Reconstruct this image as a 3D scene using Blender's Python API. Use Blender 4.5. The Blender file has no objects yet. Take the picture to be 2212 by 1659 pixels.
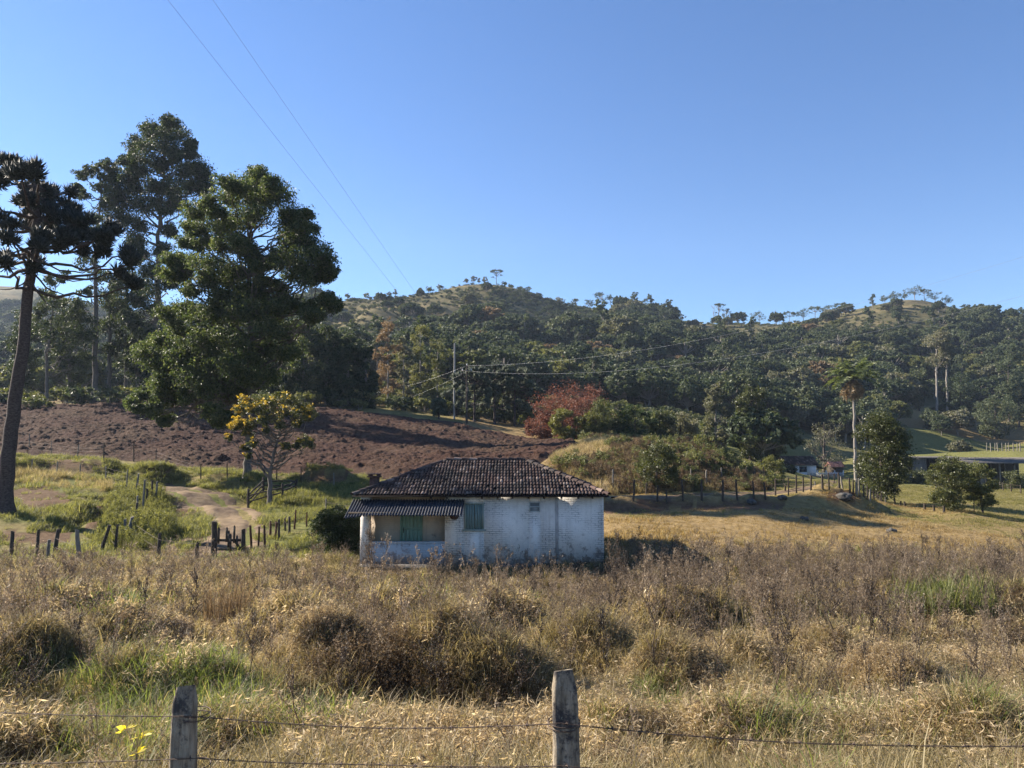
import bpy, math, random
import numpy as np
from mathutils import Vector, Matrix
C = bpy.context.scene
col = C.collection
R = math.radians

# ------------------------------------------------------------------ camera, sky, sun, exposure
F = 1580.0          # focal length in pixels of a 2212 x 1659 frame
PY0 = 960.0         # row of the horizon in that frame
EYE = 5.0
pitch = math.atan((PY0 - 829.5) / F)
cam_d = bpy.data.cameras.new('camera'); cam = bpy.data.objects.new('camera', cam_d); col.objects.link(cam)
cam_d.sensor_width = 36; cam_d.lens = 36 * F / 2212; cam_d.clip_start = 0.05; cam_d.clip_end = 20000
cam.location = (0, 0, EYE); cam.rotation_euler = (math.pi / 2 + pitch, 0, 0)
C.camera = cam

SUN_AZ = R(-67); SUN_EL = R(31)      # azimuth measured from the view direction, to the right
sd = Vector((math.sin(SUN_AZ) * math.cos(SUN_EL), math.cos(SUN_AZ) * math.cos(SUN_EL), math.sin(SUN_EL)))
world = bpy.data.worlds.new('World'); C.world = world; world.use_nodes = True
wn = world.node_tree.nodes; wl = world.node_tree.links
sky = wn.new('ShaderNodeTexSky'); sky.sky_type = 'NISHITA'; sky.sun_disc = False
sky.sun_elevation = SUN_EL; sky.sun_rotation = SUN_AZ
sky.altitude = 900; sky.air_density = 1.0; sky.dust_density = 0.1; sky.ozone_density = 2.6
hs = wn.new('ShaderNodeHueSaturation'); hs.inputs['Saturation'].default_value = 1.22; hs.inputs['Hue'].default_value = .507; wl.new(sky.outputs[0], hs.inputs['Color']); wl.new(hs.outputs[0], wn['Background'].inputs[0]); wn['Background'].inputs[1].default_value = 0.066
sun_d = bpy.data.lights.new('sun', 'SUN'); sun = bpy.data.objects.new('sun', sun_d); col.objects.link(sun)
sun_d.energy = 5.0; sun_d.angle = R(0.53); sun_d.color = (1.0, 0.90, 0.76)
sun.rotation_euler = sd.to_track_quat('Z', 'Y').to_euler()
C.view_settings.view_transform = 'Standard'; C.view_settings.look = 'None'
C.view_settings.gamma = 1; C.view_settings.exposure = 1.6; C.view_settings.use_curve_mapping = False
C.cycles.max_bounces = 6; C.cycles.diffuse_bounces = 3; C.cycles.glossy_bounces = 2
C.cycles.transmission_bounces = 4; C.cycles.transparent_max_bounces = 4; C.cycles.volume_bounces = 0
C.cycles.use_denoising = True
try:
    C.cycles.denoiser = 'OPENIMAGEDENOISE'; C.cycles.denoising_prefilter = 'ACCURATE'
except Exception:
    pass

# ------------------------------------------------------------------ pixel rays <-> world, noise
cp, sp = math.cos(pitch), math.sin(pitch)
def P(px, py, d):
    a = (px - 1106) / F; b = (829.5 - py) / F
    Y = cp - sp * b
    return np.array([a / Y * d, d, EYE + (sp + cp * b) / Y * d])
def pix(p):
    x, y, z = p[0], p[1], p[2] - EYE
    f = cp * y + sp * z; u = -sp * y + cp * z
    return 1106 + F * x / f, 829.5 - F * u / f
def _hash(ix, iy, s):
    h = (ix.astype(np.int64) * 374761393 + iy.astype(np.int64) * 668265263 + s * 1274126177) & 0x7fffffff
    h = ((h ^ (h >> 13)) * 1274126177) & 0x7fffffff
    h = ((h ^ (h >> 16)) * 668265263) & 0x7fffffff
    return (h ^ (h >> 15) & 0xffff) % 65536 / 65535.0
def vnoise(x, y, s=0):
    x = np.asarray(x, float); y = np.asarray(y, float)
    ix = np.floor(x); iy = np.floor(y); fx = x - ix; fy = y - iy
    fx = fx * fx * (3 - 2 * fx); fy = fy * fy * (3 - 2 * fy)
    a = _hash(ix, iy, s); b = _hash(ix + 1, iy, s); c = _hash(ix, iy + 1, s); d = _hash(ix + 1, iy + 1, s)
    return (a * (1 - fx) + b * fx) * (1 - fy) + (c * (1 - fx) + d * fx) * fy
def fbm(x, y, s=0, o=4):
    t = 0; a = 0.5; n = 0
    for k in range(o):
        t = t + a * vnoise(x * 2 ** k + 17.3 * k, y * 2 ** k - 9.1 * k, s + k); n += a; a *= 0.5
    return t / n
def sstep(a, b, x):
    t = np.clip((np.asarray(x, float) - a) / (b - a), 0, 1); return t * t * (3 - 2 * t)

# ------------------------------------------------------------------ mesh helpers
def tag(o, label=None, cat=None, group=None, kind=None):
    for k, v in (('label', label), ('category', cat), ('group', group), ('kind', kind)):
        if v: o[k] = v
    return o
def empty(name, loc, rz=0):
    o = bpy.data.objects.new(name, None); col.objects.link(o); o.location = loc; o.rotation_euler = (0, 0, rz)
    o.empty_display_size = 0.2
    return o
class MB:
    def __init__(s): s.v = []; s.q = []; s.t = []; s.qm = []; s.tm = []; s.n = 0
    def add(s, v, f, m=0):
        v = np.asarray(v, float).reshape(-1, 3); f = np.asarray(f, int)
        if len(f) == 0: return
        s.v.append(v)
        if f.shape[1] == 4: s.q.append(f + s.n); s.qm.append(np.full(len(f), m))
        else: s.t.append(f + s.n); s.tm.append(np.full(len(f), m))
        s.n += len(v)
    def box(s, x0, x1, y0, y1, z0, z1, m=0):
        v = [(x, y, z) for z in (z0, z1) for y in (y0, y1) for x in (x0, x1)]
        s.add(v, [(0, 2, 3, 1), (4, 5, 7, 6), (0, 1, 5, 4), (2, 6, 7, 3), (0, 4, 6, 2), (1, 3, 7, 5)], m)
    def tube(s, pts, rad, n=6, m=0, cap=True):
        pts = np.asarray(pts, float); k = len(pts); rad = np.broadcast_to(np.asarray(rad, float), (k,))
        t = np.gradient(pts, axis=0); t /= np.linalg.norm(t, axis=1)[:, None] + 1e-9
        ref = np.array([0, 0, 1.0]) if abs(t[:, 2]).mean() < 0.8 else np.array([1.0, 0, 0])
        a = np.cross(t, ref); a /= np.linalg.norm(a, axis=1)[:, None] + 1e-9; b = np.cross(t, a)
        ang = np.arange(n) / n * 2 * math.pi
        v = pts[:, None] + rad[:, None, None] * (np.cos(ang)[None, :, None] * a[:, None] + np.sin(ang)[None, :, None] * b[:, None])
        i = np.arange(k - 1)[:, None] * n; j = np.arange(n)[None]; j2 = (j + 1) % n
        f = np.stack([i + j, i + j2, i + n + j2, i + n + j], -1).reshape(-1, 4)
        s.add(v, f, m)
        if cap:
            base = s.n - k * n
            for r0, ring in ((0, v[0]), (k - 1, v[-1])):
                c = ring.mean(0); vv = np.vstack([ring, c]); jj = np.arange(n)
                ff = np.stack([jj, (jj + 1) % n, np.full(n, n)], -1)
                if r0: pass
                s.add(vv, ff, m)
    def build(s, name, mats, parent=None, smooth=False, loc=None):
        me = bpy.data.meshes.new(name)
        v = np.concatenate(s.v) if s.v else np.zeros((0, 3))
        q = np.concatenate(s.q) if s.q else np.zeros((0, 4), int)
        t = np.concatenate(s.t) if s.t else np.zeros((0, 3), int)
        me.vertices.add(len(v)); me.vertices.foreach_set('co', v.ravel().astype(np.float32))
        li = np.concatenate([q.ravel(), t.ravel()])
        me.loops.add(len(li)); me.loops.foreach_set('vertex_index', li.astype(np.int32))
        st = np.concatenate([np.arange(len(q)) * 4, len(q) * 4 + np.arange(len(t)) * 3])
        me.polygons.add(len(st)); me.polygons.foreach_set('loop_start', st.astype(np.int32))
        try: me.polygons.foreach_set('loop_total', np.concatenate([np.full(len(q), 4), np.full(len(t), 3)]).astype(np.int32))
        except Exception: pass
        mi = np.concatenate((s.qm or [np.zeros(0)]) + (s.tm or [np.zeros(0)])) if s.qm or s.tm else np.zeros(0)
        if not isinstance(mats, (list, tuple)): mats = [mats]
        for m in mats: me.materials.append(m)
        me.polygons.foreach_set('material_index', mi.astype(np.int32))
        if smooth: me.polygons.foreach_set('use_smooth', np.ones(len(st), bool))
        me.update(calc_edges=True)
        o = bpy.data.objects.new(name, me); col.objects.link(o)
        if parent is not None: o.parent = parent
        if loc is not None: o.location = loc
        return o
def grid_faces(nr, nc):
    i = np.arange(nr - 1)[:, None] * nc; j = np.arange(nc - 1)[None]
    return np.stack([i + j, i + j + 1, i + nc + j + 1, i + nc + j], -1).reshape(-1, 4)
def pt_attr(o, name, val):
    a = o.data.attributes.new(name, 'FLOAT', 'POINT'); a.data.foreach_set('value', np.asarray(val, np.float32).ravel())

# ------------------------------------------------------------------ materials
class NT:
    def __init__(s, name):
        s.m = bpy.data.materials.new(name); s.m.use_nodes = True; s.t = s.m.node_tree; s.t.nodes.clear()
        s.out = s.t.nodes.new('ShaderNodeOutputMaterial')
    def n(s, typ, ins=None, **kw):
        nd = s.t.nodes.new('ShaderNode' + typ)
        for k, v in kw.items(): setattr(nd, k, v)
        for k, v in (ins or {}).items():
            if hasattr(v, 'is_output') or isinstance(v, bpy.types.NodeSocket): s.t.links.new(v, nd.inputs[k])
            else: nd.inputs[k].default_value = v
        return nd
    def noise(s, scale, vec=None, detail=4, rough=0.55):
        i = {'Scale': scale, 'Detail': detail, 'Roughness': rough}
        if vec is not None: i['Vector'] = vec
        return s.n('TexNoise', i).outputs['Fac']
    def ramp(s, fac, stops, interp='LINEAR'):
        nd = s.n('ValToRGB', {0: fac}); cr = nd.color_ramp; cr.interpolation = interp
        while len(cr.elements) < len(stops): cr.elements.new(0.5)
        for e, (p, c) in zip(cr.elements, stops): e.position = p; e.color = (*c, 1) if len(c) == 3 else c
        return nd.outputs[0]
    def mix(s, fac, a, b, mode='MIX'):
        nd = s.n('Mix', data_type='RGBA', blend_type=mode)
        for k, v in ((0, fac), (6, a), (7, b)):
            if isinstance(v, bpy.types.NodeSocket): s.t.links.new(v, nd.inputs[k])
            elif k == 0: nd.inputs[0].default_value = v
            else: nd.inputs[k].default_value = (*v, 1)
        return nd.outputs[2]
    def math(s, op, a, b=0.5, clamp=False):
        nd = s.n('Math', {0: a, 1: b}, operation=op); nd.use_clamp = clamp; return nd.outputs[0]
    def attr(s, name, typ='GEOMETRY'):
        return s.n('Attribute', attribute_name=name, attribute_type=typ).outputs['Fac']
    def bump(s, h, strength=0.5, dist=0.05):
        return s.n('Bump', {'Height': h, 'Strength': strength, 'Distance': dist}).outputs[0]
    def bsdf(s, color, rough=0.8, normal=None, spec=0.3, metal=0.0):
        b = s.n('BsdfPrincipled', {'Roughness': rough, 'Specular IOR Level': spec, 'Metallic': metal})
        if isinstance(color, bpy.types.NodeSocket): s.t.links.new(color, b.inputs[0])
        else: b.inputs[0].default_value = (*color, 1)
        if normal is not None: s.t.links.new(normal, b.inputs['Normal'])
        return b.outputs[0]
    def done(s, sh): s.t.links.new(sh, s.out.inputs[0]); return s.m
    def obj(s): return s.n('TexCoord').outputs['Object']
    def pos(s): return s.n('NewGeometry').outputs['Position']

def simple_mat(name, c1, c2, scale=8, rough=0.8, bump=0.3, dist=0.02, spec=0.3, stretch=None, metal=0.0):
    t = NT(name); v = t.obj()
    if stretch: v = t.n('Mapping', {'Vector': v, 'Scale': stretch}).outputs[0]
    f = t.noise(scale, v, 6, 0.65)
    c = t.ramp(f, [(0.3, c1), (0.7, c2)])
    return t.done(t.bsdf(c, rough, t.bump(f, bump, dist), spec, metal))
def leaf_mat(name, stops, trans=0.35, rough=0.5, spec=0.35, trans_tint=(1.0, 1.0, 0.45), big=0.0):
    """thin leaves: colour varies from leaf to leaf and from plant to plant, part of the light passes through"""
    t = NT(name)
    r = t.n('NewGeometry').outputs['Random Per Island']
    ob = t.n('ObjectInfo').outputs['Random']
    f = t.math('ADD', t.math('MULTIPLY', r, 0.65), t.math('MULTIPLY', ob, 0.35))
    c = t.ramp(f, stops)
    b = t.bsdf(c, rough, None, spec)
    tc = t.mix(1.0, c, tuple(1.6 * k for k in trans_tint), 'MULTIPLY')
    tr = t.n('BsdfTranslucent', {0: tc}).outputs[0]
    return t.done(t.n('MixShader', {0: trans, 1: b, 2: tr}).outputs[0])

# ------------------------------------------------------------------ terrain
CT = []
for px in (-900, -300, 0, 250, 500, 750, 1000, 1250, 1500, 1750, 2000, 2212, 2600, 3100):
    for d, z in ((1.2, 3.2), (2.2, 3.05), (3.4, 2.68), (6, 1.95), (10, 1.2), (16, 0.62), (22, 0.38)):
        CT.append((px, d, z))
def zc(px, *pairs):
    for d, py in pairs: CT.append((px, d, P(px, py, d)[2]))
far = ((900, 850), (1500, 920), (4000, 955))
zc(-900, (34, 1200), (48, 1080), (70, 1000), (110, 900), (200, 850), (400, 740), (700, 600), (1000, 640), (1600, 850), (4000, 955))
zc(-300, (34, 1200), (42, 1118), (55, 1052), (70, 995), (90, 925), (112, 878), (140, 870), (250, 850), (330, 770), (500, 720), (760, 595), (1000, 650), (1600, 860), (4000, 955))
zc(0, (28, 1235), (34, 1203), (42, 1117), (55, 1050), (64, 1020), (68, 998), (75, 980), (92, 925), (111, 872), (135, 872), (200, 870), (250, 850), (330, 765), (450, 755), (600, 700), (760, 622), (1000, 680), (1600, 880), (4000, 955))
zc(100, (760, 634), (330, 748), (250, 840), (450, 745))
zc(250, (28, 1235), (34, 1205), (42, 1130), (48, 1085), (56, 1052), (64, 1025), (68, 1003), (75, 985), (92, 925), (113, 866), (135, 868), (200, 850), (300, 800), (450, 740), (740, 692), (1000, 760), (1600, 900), (4000, 955))
zc(400, (48, 1095), (56, 1060), (66, 1015), (115, 868), (300, 780), (420, 720), (600, 690), (1000, 780))
zc(500, (28, 1232), (34, 1203), (40, 1140), (48, 1100), (54, 1072), (61, 1042), (66, 1020), (78, 985), (95, 925), (118, 872), (140, 868), (200, 830), (300, 760), (430, 680), (560, 700), (1000, 800), (1600, 910), (4000, 955))
zc(640, (34, 1195), (48, 1092), (58, 1052), (66, 1022), (95, 930), (120, 876), (150, 862), (300, 755), (435, 668), (560, 690))
zc(750, (28, 1225), (34, 1185), (42, 1120), (50, 1080), (60, 1040), (66, 1020), (80, 985), (100, 925), (122, 882), (150, 865), (220, 800), (300, 742), (430, 652), (560, 680), (1000, 800), (1600, 910), (4000, 955))
zc(870, (300, 735), (440, 643), (560, 670))
zc(1000, (28, 1222), (36, 1180), (45, 1110), (55, 1055), (62, 1028), (80, 985), (100, 945), (118, 914), (140, 895), (180, 850), (230, 800), (300, 742), (380, 682), (470, 615), (600, 650), (1000, 800), (1600, 910), (4000, 955))
zc(1080, (380, 680), (465, 617), (600, 660))
zc(1150, (100, 960), (112, 942), (135, 915), (180, 870), (300, 765), (400, 688), (460, 632), (600, 670))
zc(1250, (28, 1215), (36, 1160), (45, 1100), (55, 1050), (62, 1018), (75, 975), (90, 958), (110, 945), (140, 915), (180, 880), (230, 835), (300, 780), (380, 715), (490, 664), (620, 690), (1000, 800), (1600, 910), (4000, 955))
zc(1340, (31, 1190), (36, 1150), (41, 1118), (45, 1098), (48, 1080), (54, 1065), (60, 1025), (68, 980), (75, 964), (84, 960), (100, 958), (140, 920), (300, 785), (490, 672))
zc(1450, (31, 1190), (36, 1150), (41, 1118), (45, 1098), (48, 1080), (54, 1065), (60, 1030), (68, 990), (75, 968), (84, 964), (100, 968), (120, 950), (150, 925), (220, 865), (300, 805), (380, 748), (500, 692), (640, 720), (1000, 820), (1600, 910), (4000, 955))
zc(1550, (48, 1080), (54, 1066), (60, 1050), (68, 1010), (75, 985), (86, 985))
zc(1640, (31, 1192), (36, 1150), (41, 1112), (45, 1090), (48, 1078), (54, 1066), (62, 1058), (75, 1045), (90, 1035), (120, 1000), (170, 945), (220, 890), (300, 820), (380, 752), (490, 698), (620, 730))
zc(1750, (31, 1193), (36, 1155), (41, 1118), (45, 1090), (48, 1072), (54, 1062), (62, 1055), (75, 1048), (90, 1042), (120, 1035), (150, 1027), (175, 985), (200, 940), (240, 890), (300, 830), (390, 745), (490, 694), (620, 730), (1000, 820), (1600, 910), (4000, 955))
zc(1830, (41, 1125), (45, 1100), (48, 1080), (54, 1066), (58, 1060), (400, 725), (490, 678))
zc(1900, (31, 1195), (36, 1160), (41, 1130), (45, 1112), (50, 1098), (56, 1088), (62, 1078), (75, 1065), (90, 1050), (120, 1038), (140, 1030), (160, 1000), (200, 962), (230, 935), (260, 890), (310, 800), (400, 715), (500, 662), (640, 700))
zc(1990, (500, 655), (640, 690))
zc(2065, (36, 1165), (41, 1140), (45, 1118), (50, 1105), (75, 1070), (100, 1055), (135, 1040), (155, 995), (205, 955), (240, 925), (270, 880), (320, 800), (400, 722), (510, 668), (640, 700), (1000, 830), (1600, 910), (4000, 955))
zc(2212, (31, 1200), (36, 1170), (41, 1150), (45, 1132), (50, 1118), (75, 1078), (100, 1060), (135, 1045), (150, 992), (205, 945), (260, 885), (320, 780), (400, 730), (510, 690), (640, 720), (1000, 830), (1600, 910), (4000, 955))
zc(2600, (34, 1190), (50, 1110), (75, 1060), (110, 1020), (150, 975), (205, 925), (260, 860), (320, 790), (420, 710), (520, 690), (640, 720), (1600, 910), (4000, 955))
zc(3100, (34, 1190), (50, 1100), (75, 1040), (150, 950), (260, 840), (420, 700), (520, 680), (640, 720), (1600, 910), (4000, 955))
CT = np.array(CT, float)
_x = np.array([P(px, PY0, 1.0)[0] for px in CT[:, 0]]) * CT[:, 1]
_r = np.hypot(_x, CT[:, 1]); _th = np.arctan2(_x, CT[:, 1])
KA = 2.6; R0 = 18.0; MQ = 0.06
_U = np.stack([_th * KA, np.log(_r)], 1); _G = (CT[:, 2] - EYE) / (_r + R0)
_D = np.sqrt(((_U[:, None] - _U[None]) ** 2).sum(-1) + MQ * MQ)
_W = np.linalg.solve(np.block([[_D + 1e-4 * np.eye(len(_U)), np.ones((len(_U), 1))], [np.ones((1, len(_U))), np.zeros((1, 1))]]), np.append(_G, 0))
THM = 0.92
BANK = [(60, 66, 5, 1.2, .9), (210, 65, 4, 1.2, 1.0), (335, 63, 2.2, 1.0, 1.0), (545, 56.5, 2.2, 1.3, .7), (690, 60, 1.7, 1.0, 1.1), (740, 59.5, 1.6, .9, .8), (1370, 45.6, 4, .8, .5), (1600, 45.6, 5, .8, .5), (1810, 47, 3.0, 1.3, .9), (1180, 62, 2, 1, .5), (230, 44, 1.5, 2.2, .5), (205, 42, .6, 2.2, -.5)]
# hummocks of the foreground field: px, depth, radius, height
HUM = [(830, 1470, 1.4, .7, .60), (835, 1530, 1.55, .75, -.95), (700, 1450, .8, .6, .45), (985, 1475, .7, .6, .5), (60, 1470, 1.1, .7, .5), (60, 1530, 1.1, .5, -.4), (40, 1625, .8, .4, .3), (60, 1665, .9, .4, -.3), (1085, 1490, .8, .6, .42), (1085, 1545, .7, .4, -.3),
       (1440, 1465, .9, .6, .45), (1440, 1520, .9, .45, -.4), (1570, 1440, .6, .5, .35), (1730, 1425, .8, .6, .42), (1745, 1480, .7, .4, -.35), (1860, 1295, 1.0, .9, .6), (1860, 1348, 1.0, .6, -.45), (1995, 1310, .9, .8, .6), (2010, 1362, .9, .55, -.45), (2200, 1310, .9, .8, .65), (2195, 1370, .9, .55, -.5),
       (1560, 1600, .7, .4, .32), (1560, 1650, .7, .35, -.3), (2085, 1610, .7, .4, .3), (2085, 1655, .7, .3, -.25), (370, 1500, 1.1, .6, .42), (330, 1560, .9, .4, -.35), (300, 1390, 1.2, .9, .45), (300, 1430, 1.0, .6, -.3), (640, 1375, 1.2, .9, .45), (640, 1420, 1.1, .6, -.3), (1250, 1420, 1.0, .7, .42), (1250, 1465, .9, .45, -.3),
       (1480, 1350, 1.3, 1.0, .5), (1480, 1392, 1.2, .7, -.3), (1080, 1370, 1.2, .9, .45), (900, 1330, 1.2, .9, .4), (1700, 1330, 1.0, .8, .4), (150, 1330, 1.4, 1., .4), (560, 1620, .6, .4, -.25), (1900, 1480, .8, .5, .35), (1320, 1600, .6, .4, .25)]
HUM = [(a, float(np.interp(b, [1228, 1267, 1319, 1393, 1434, 1489, 1560, 1641, 1763], [28, 24, 20, 16, 14, 12, 10, 8, 6])), c_, d_, e_ * (1.0 if abs(e_) > .55 else 1.4)) for a, b, c_, d_, e_ in HUM]   # column, depth, half widths, height
def hz(x, y, fine=True):
    x = np.atleast_1d(np.asarray(x, float)); y = np.atleast_1d(np.asarray(y, float)); shp = x.shape
    x = x.ravel(); y = y.ravel(); r = np.maximum(np.hypot(x, y), 1.0); th = np.arctan2(x, y)
    a = np.clip(th, -THM, THM); out = np.empty(len(x))
    for i in range(0, len(x), 40000):
        s = slice(i, i + 40000)
        U = np.stack([a[s] * KA, np.log(r[s])], 1)
        D = np.sqrt(((U[:, None] - _U[None]) ** 2).sum(-1) + MQ * MQ)
        out[s] = D @ _W[:-1] + _W[-1]
    z = EYE + out * (r + R0)
    back = sstep(1.3, 2.6, np.abs(th))                     # behind the camera: the road side, level ground and low hills
    z = z * (1 - back) + back * (3.2 + 0.02 * np.maximum(r - 60, 0) * sstep(60, 400, r))
    if fine:
        n = (fbm(x / 60, y / 60, 3, 3) - .5) * (8 * sstep(170, 320, r) * (1 - sstep(700, 1500, r)) + 20 * sstep(190, 260, r) * (1 - sstep(360, 440, r)))
        n = n + (fbm(x / 9, y / 9, 5, 3) - .5) * .9 * sstep(40, 60, r) * (1 - sstep(400, 800, r))
        n = n + (fbm(x / 1.3, y / 1.3, 7, 3) - .5) * .38 * sstep(2, 5, r) * (1 - sstep(26, 34, r))
        n = n + (fbm(x / 2.2, y / 2.2, 9, 3) - .5) * .22 * sstep(26, 34, r) * (1 - sstep(150, 300, r))
        n = n + (fbm(x / 4.5, y / 3.0, 11, 3) - .5) * 1.5 * sstep(43, 50, r) * (1 - sstep(66, 78, r)) * sstep(.2, .3, -a) * (1 - sstep(.5, .62, -a) * .4)
        z = z + n
        rgh = .55 + .9 * fbm(x / .9 + 4, y / .6, 13, 3)
        for px, d, rx, ry, h in HUM + BANK:
            q = ((x - (px - 1106) / F * d) / rx) ** 2 + ((y - d) / ry) ** 2
            z = z + h * np.exp(-q ** 1.6) * rgh
    return z.reshape(shp)
def hz1(x, y): return float(hz([x], [y])[0])
_DS = np.exp(np.linspace(math.log(2.0), math.log(800), 500))
def G(px, py, dmin=2.0, dmax=800.0):
    """ground point seen at a pixel of the photograph"""
    d = _DS[(_DS >= dmin) & (_DS <= dmax)]
    a = (px - 1106) / F; b = (829.5 - py) / F; Y = cp - sp * b
    x = a / Y * d; zr = EYE + (sp + cp * b) / Y * d; g = hz(x, d)
    k = np.where(zr <= g)[0]
    if len(k) == 0: i = int(np.argmin(zr - g))
    else: i = int(k[0])
    if len(k) and i > 0:
        f0 = zr[i - 1] - g[i - 1]; f1 = zr[i] - g[i]; t = f0 / (f0 - f1 + 1e-9)
        dd = d[i - 1] + t * (d[i] - d[i - 1])
    else: dd = d[i]
    xx = a / Y * dd
    return np.array([xx, dd, hz1(xx, dd)])
def ground_px(x, y, z): 
    f = cp * y + sp * (z - EYE); u = -sp * y + cp * (z - EYE)
    return 1106 + F * x / np.maximum(f, .1), 829.5 - F * u / np.maximum(f, .1)
def inpoly(px, py, poly):
    px = np.asarray(px, float); py = np.asarray(py, float); r = np.zeros(px.shape, bool); n = len(poly)
    for i in range(n):
        x0, y0 = poly[i]; x1, y1 = poly[(i + 1) % n]
        if y0 == y1: continue
        c = (py > min(y0, y1)) & (py <= max(y0, y1)); r ^= c & (px < x0 + (py - y0) * (x1 - x0) / (y1 - y0))
    return r
def XY(px, d): return (px - 1106) / F * d      # sideways position of a column at a depth (level with the horizon)
# ------------------------------------------------------------------ the ground sheet
def build_ground():
    th = np.concatenate([np.linspace(-math.pi, -.86, 60, endpoint=False), np.linspace(-.86, .86, 760), np.linspace(.86, math.pi, 61)[1:]])
    r = np.concatenate([[0.05, .5, 1.0], np.exp(np.linspace(math.log(1.6), math.log(1000), 480)), np.exp(np.linspace(math.log(1000), math.log(9000), 14))[1:]])
    T, Rr = np.meshgrid(th, r); x = Rr * np.sin(T); y = Rr * np.cos(T); z = hz(x, y)
    m = MB(); m.add(np.stack([x, y, z], -1).reshape(-1, 3), grid_faces(len(r), len(th)))
    t = NT('ground_soil_and_grass'); pos = t.pos()
    n1 = t.noise(0.35, pos, 5); n2 = t.noise(3.0, pos, 6, .7); n3 = t.noise(18, pos, 4, .7); nb = t.noise(.03, pos, 5, .6)
    dry = t.ramp(n2, [(.25, (.14, .095, .045)), (.5, (.25, .175, .08)), (.75, (.34, .25, .12))])
    grn = t.ramp(n2, [(.25, (.055, .065, .018)), (.5, (.12, .14, .035)), (.75, (.19, .20, .06))])
    soil = t.ramp(n2, [(.25, (.06, .033, .02)), (.5, (.12, .068, .042)), (.8, (.2, .125, .08))])
    hill = t.ramp(t.math('ADD', t.math('MULTIPLY', nb, .6), t.math('MULTIPLY', n1, .4)), [(.38, (.05, .052, .02)), (.5, (.105, .092, .042)), (.62, (.20, .155, .075))])
    leafy = t.ramp(n3, [(.3, (.03, .022, .012)), (.7, (.12, .085, .04))])
    c = t.mix(t.attr('green'), dry, grn); c = t.mix(t.attr('soil'), c, soil); c = t.mix(t.attr('hill'), c, hill); c = t.mix(t.attr('litter'), c, leafy)
    h = t.math('ADD', t.math('MULTIPLY', n2, .7), t.math('MULTIPLY', n3, .3))
    mat = t.done(t.bsdf(c, .95, t.bump(h, .9, .18), .1))
    o = m.build('ground', mat, smooth=True); tag(o, kind='structure')
    px, py = ground_px(x, y, z); front = y > .5
    green = np.zeros(x.shape); soilm = np.zeros(x.shape)
    w = (fbm(x / 3, y / 3, 21) - .5)
    left = front & (px < 1000) & (Rr > 34) & (Rr < 140)
    green[left] = .35 + .5 * sstep(-.1, .12, w[left])
    green = np.where(front & (px > 1250) & (Rr > 30) & (Rr < 260), np.clip(sstep(40, 75, Rr + w * 24) * .5 + sstep(100, 140, Rr) * .3, 0, 1), green)
    soilm = np.maximum(soilm, (sstep(.03, .12, w) * left * (py < 1030)) * .5)
    for poly in ([(20, 1052), (90, 1048), (150, 1072), (140, 1098), (60, 1098), (15, 1080)], [(205, 1075), (225, 1080), (212, 1140), (180, 1150)],
                 [(370, 1085), (400, 1085), (420, 1110), (412, 1130), (372, 1128)], [(420, 1135), (450, 1150), (440, 1175), (415, 1165)], [(0, 1145), (160, 1150), (150, 1172), (0, 1172)],
                 [(1305, 1082), (1480, 1075), (1500, 1100), (1400, 1110), (1305, 1108)], [(1500, 1078), (1700, 1085), (1690, 1102), (1500, 1100)], [(1780, 1058), (1850, 1060), (1870, 1082), (1790, 1078)],
                 [(100, 985), (250, 1010), (250, 1025), (60, 1020)], [(310, 1005), (360, 1005), (350, 1030), (310, 1025)], [(640, 1020), (760, 1010), (740, 1045), (660, 1050)],
                 [(520, 1045), (570, 1045), (570, 1075), (520, 1075)], [(1180, 1000), (1300, 985), (1310, 1010), (1220, 1030)]):
        soilm[inpoly(px + w * 30, py + w * 22, poly) & front & (Rr > 30) & (Rr < 90)] = .9
    hillm = sstep(150, 230, Rr) * (1 - .8 * (inpoly(px, py, [(1900, 900), (2300, 800), (2300, 1000), (1900, 1000)]) & (Rr < 300)))
    lit = (1 - sstep(25, 33, Rr)) * .85
    for k, v in (('green', green), ('soil', soilm), ('hill', hillm), ('litter', lit)): pt_attr(o, k, v)
    return o
build_ground()

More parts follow.
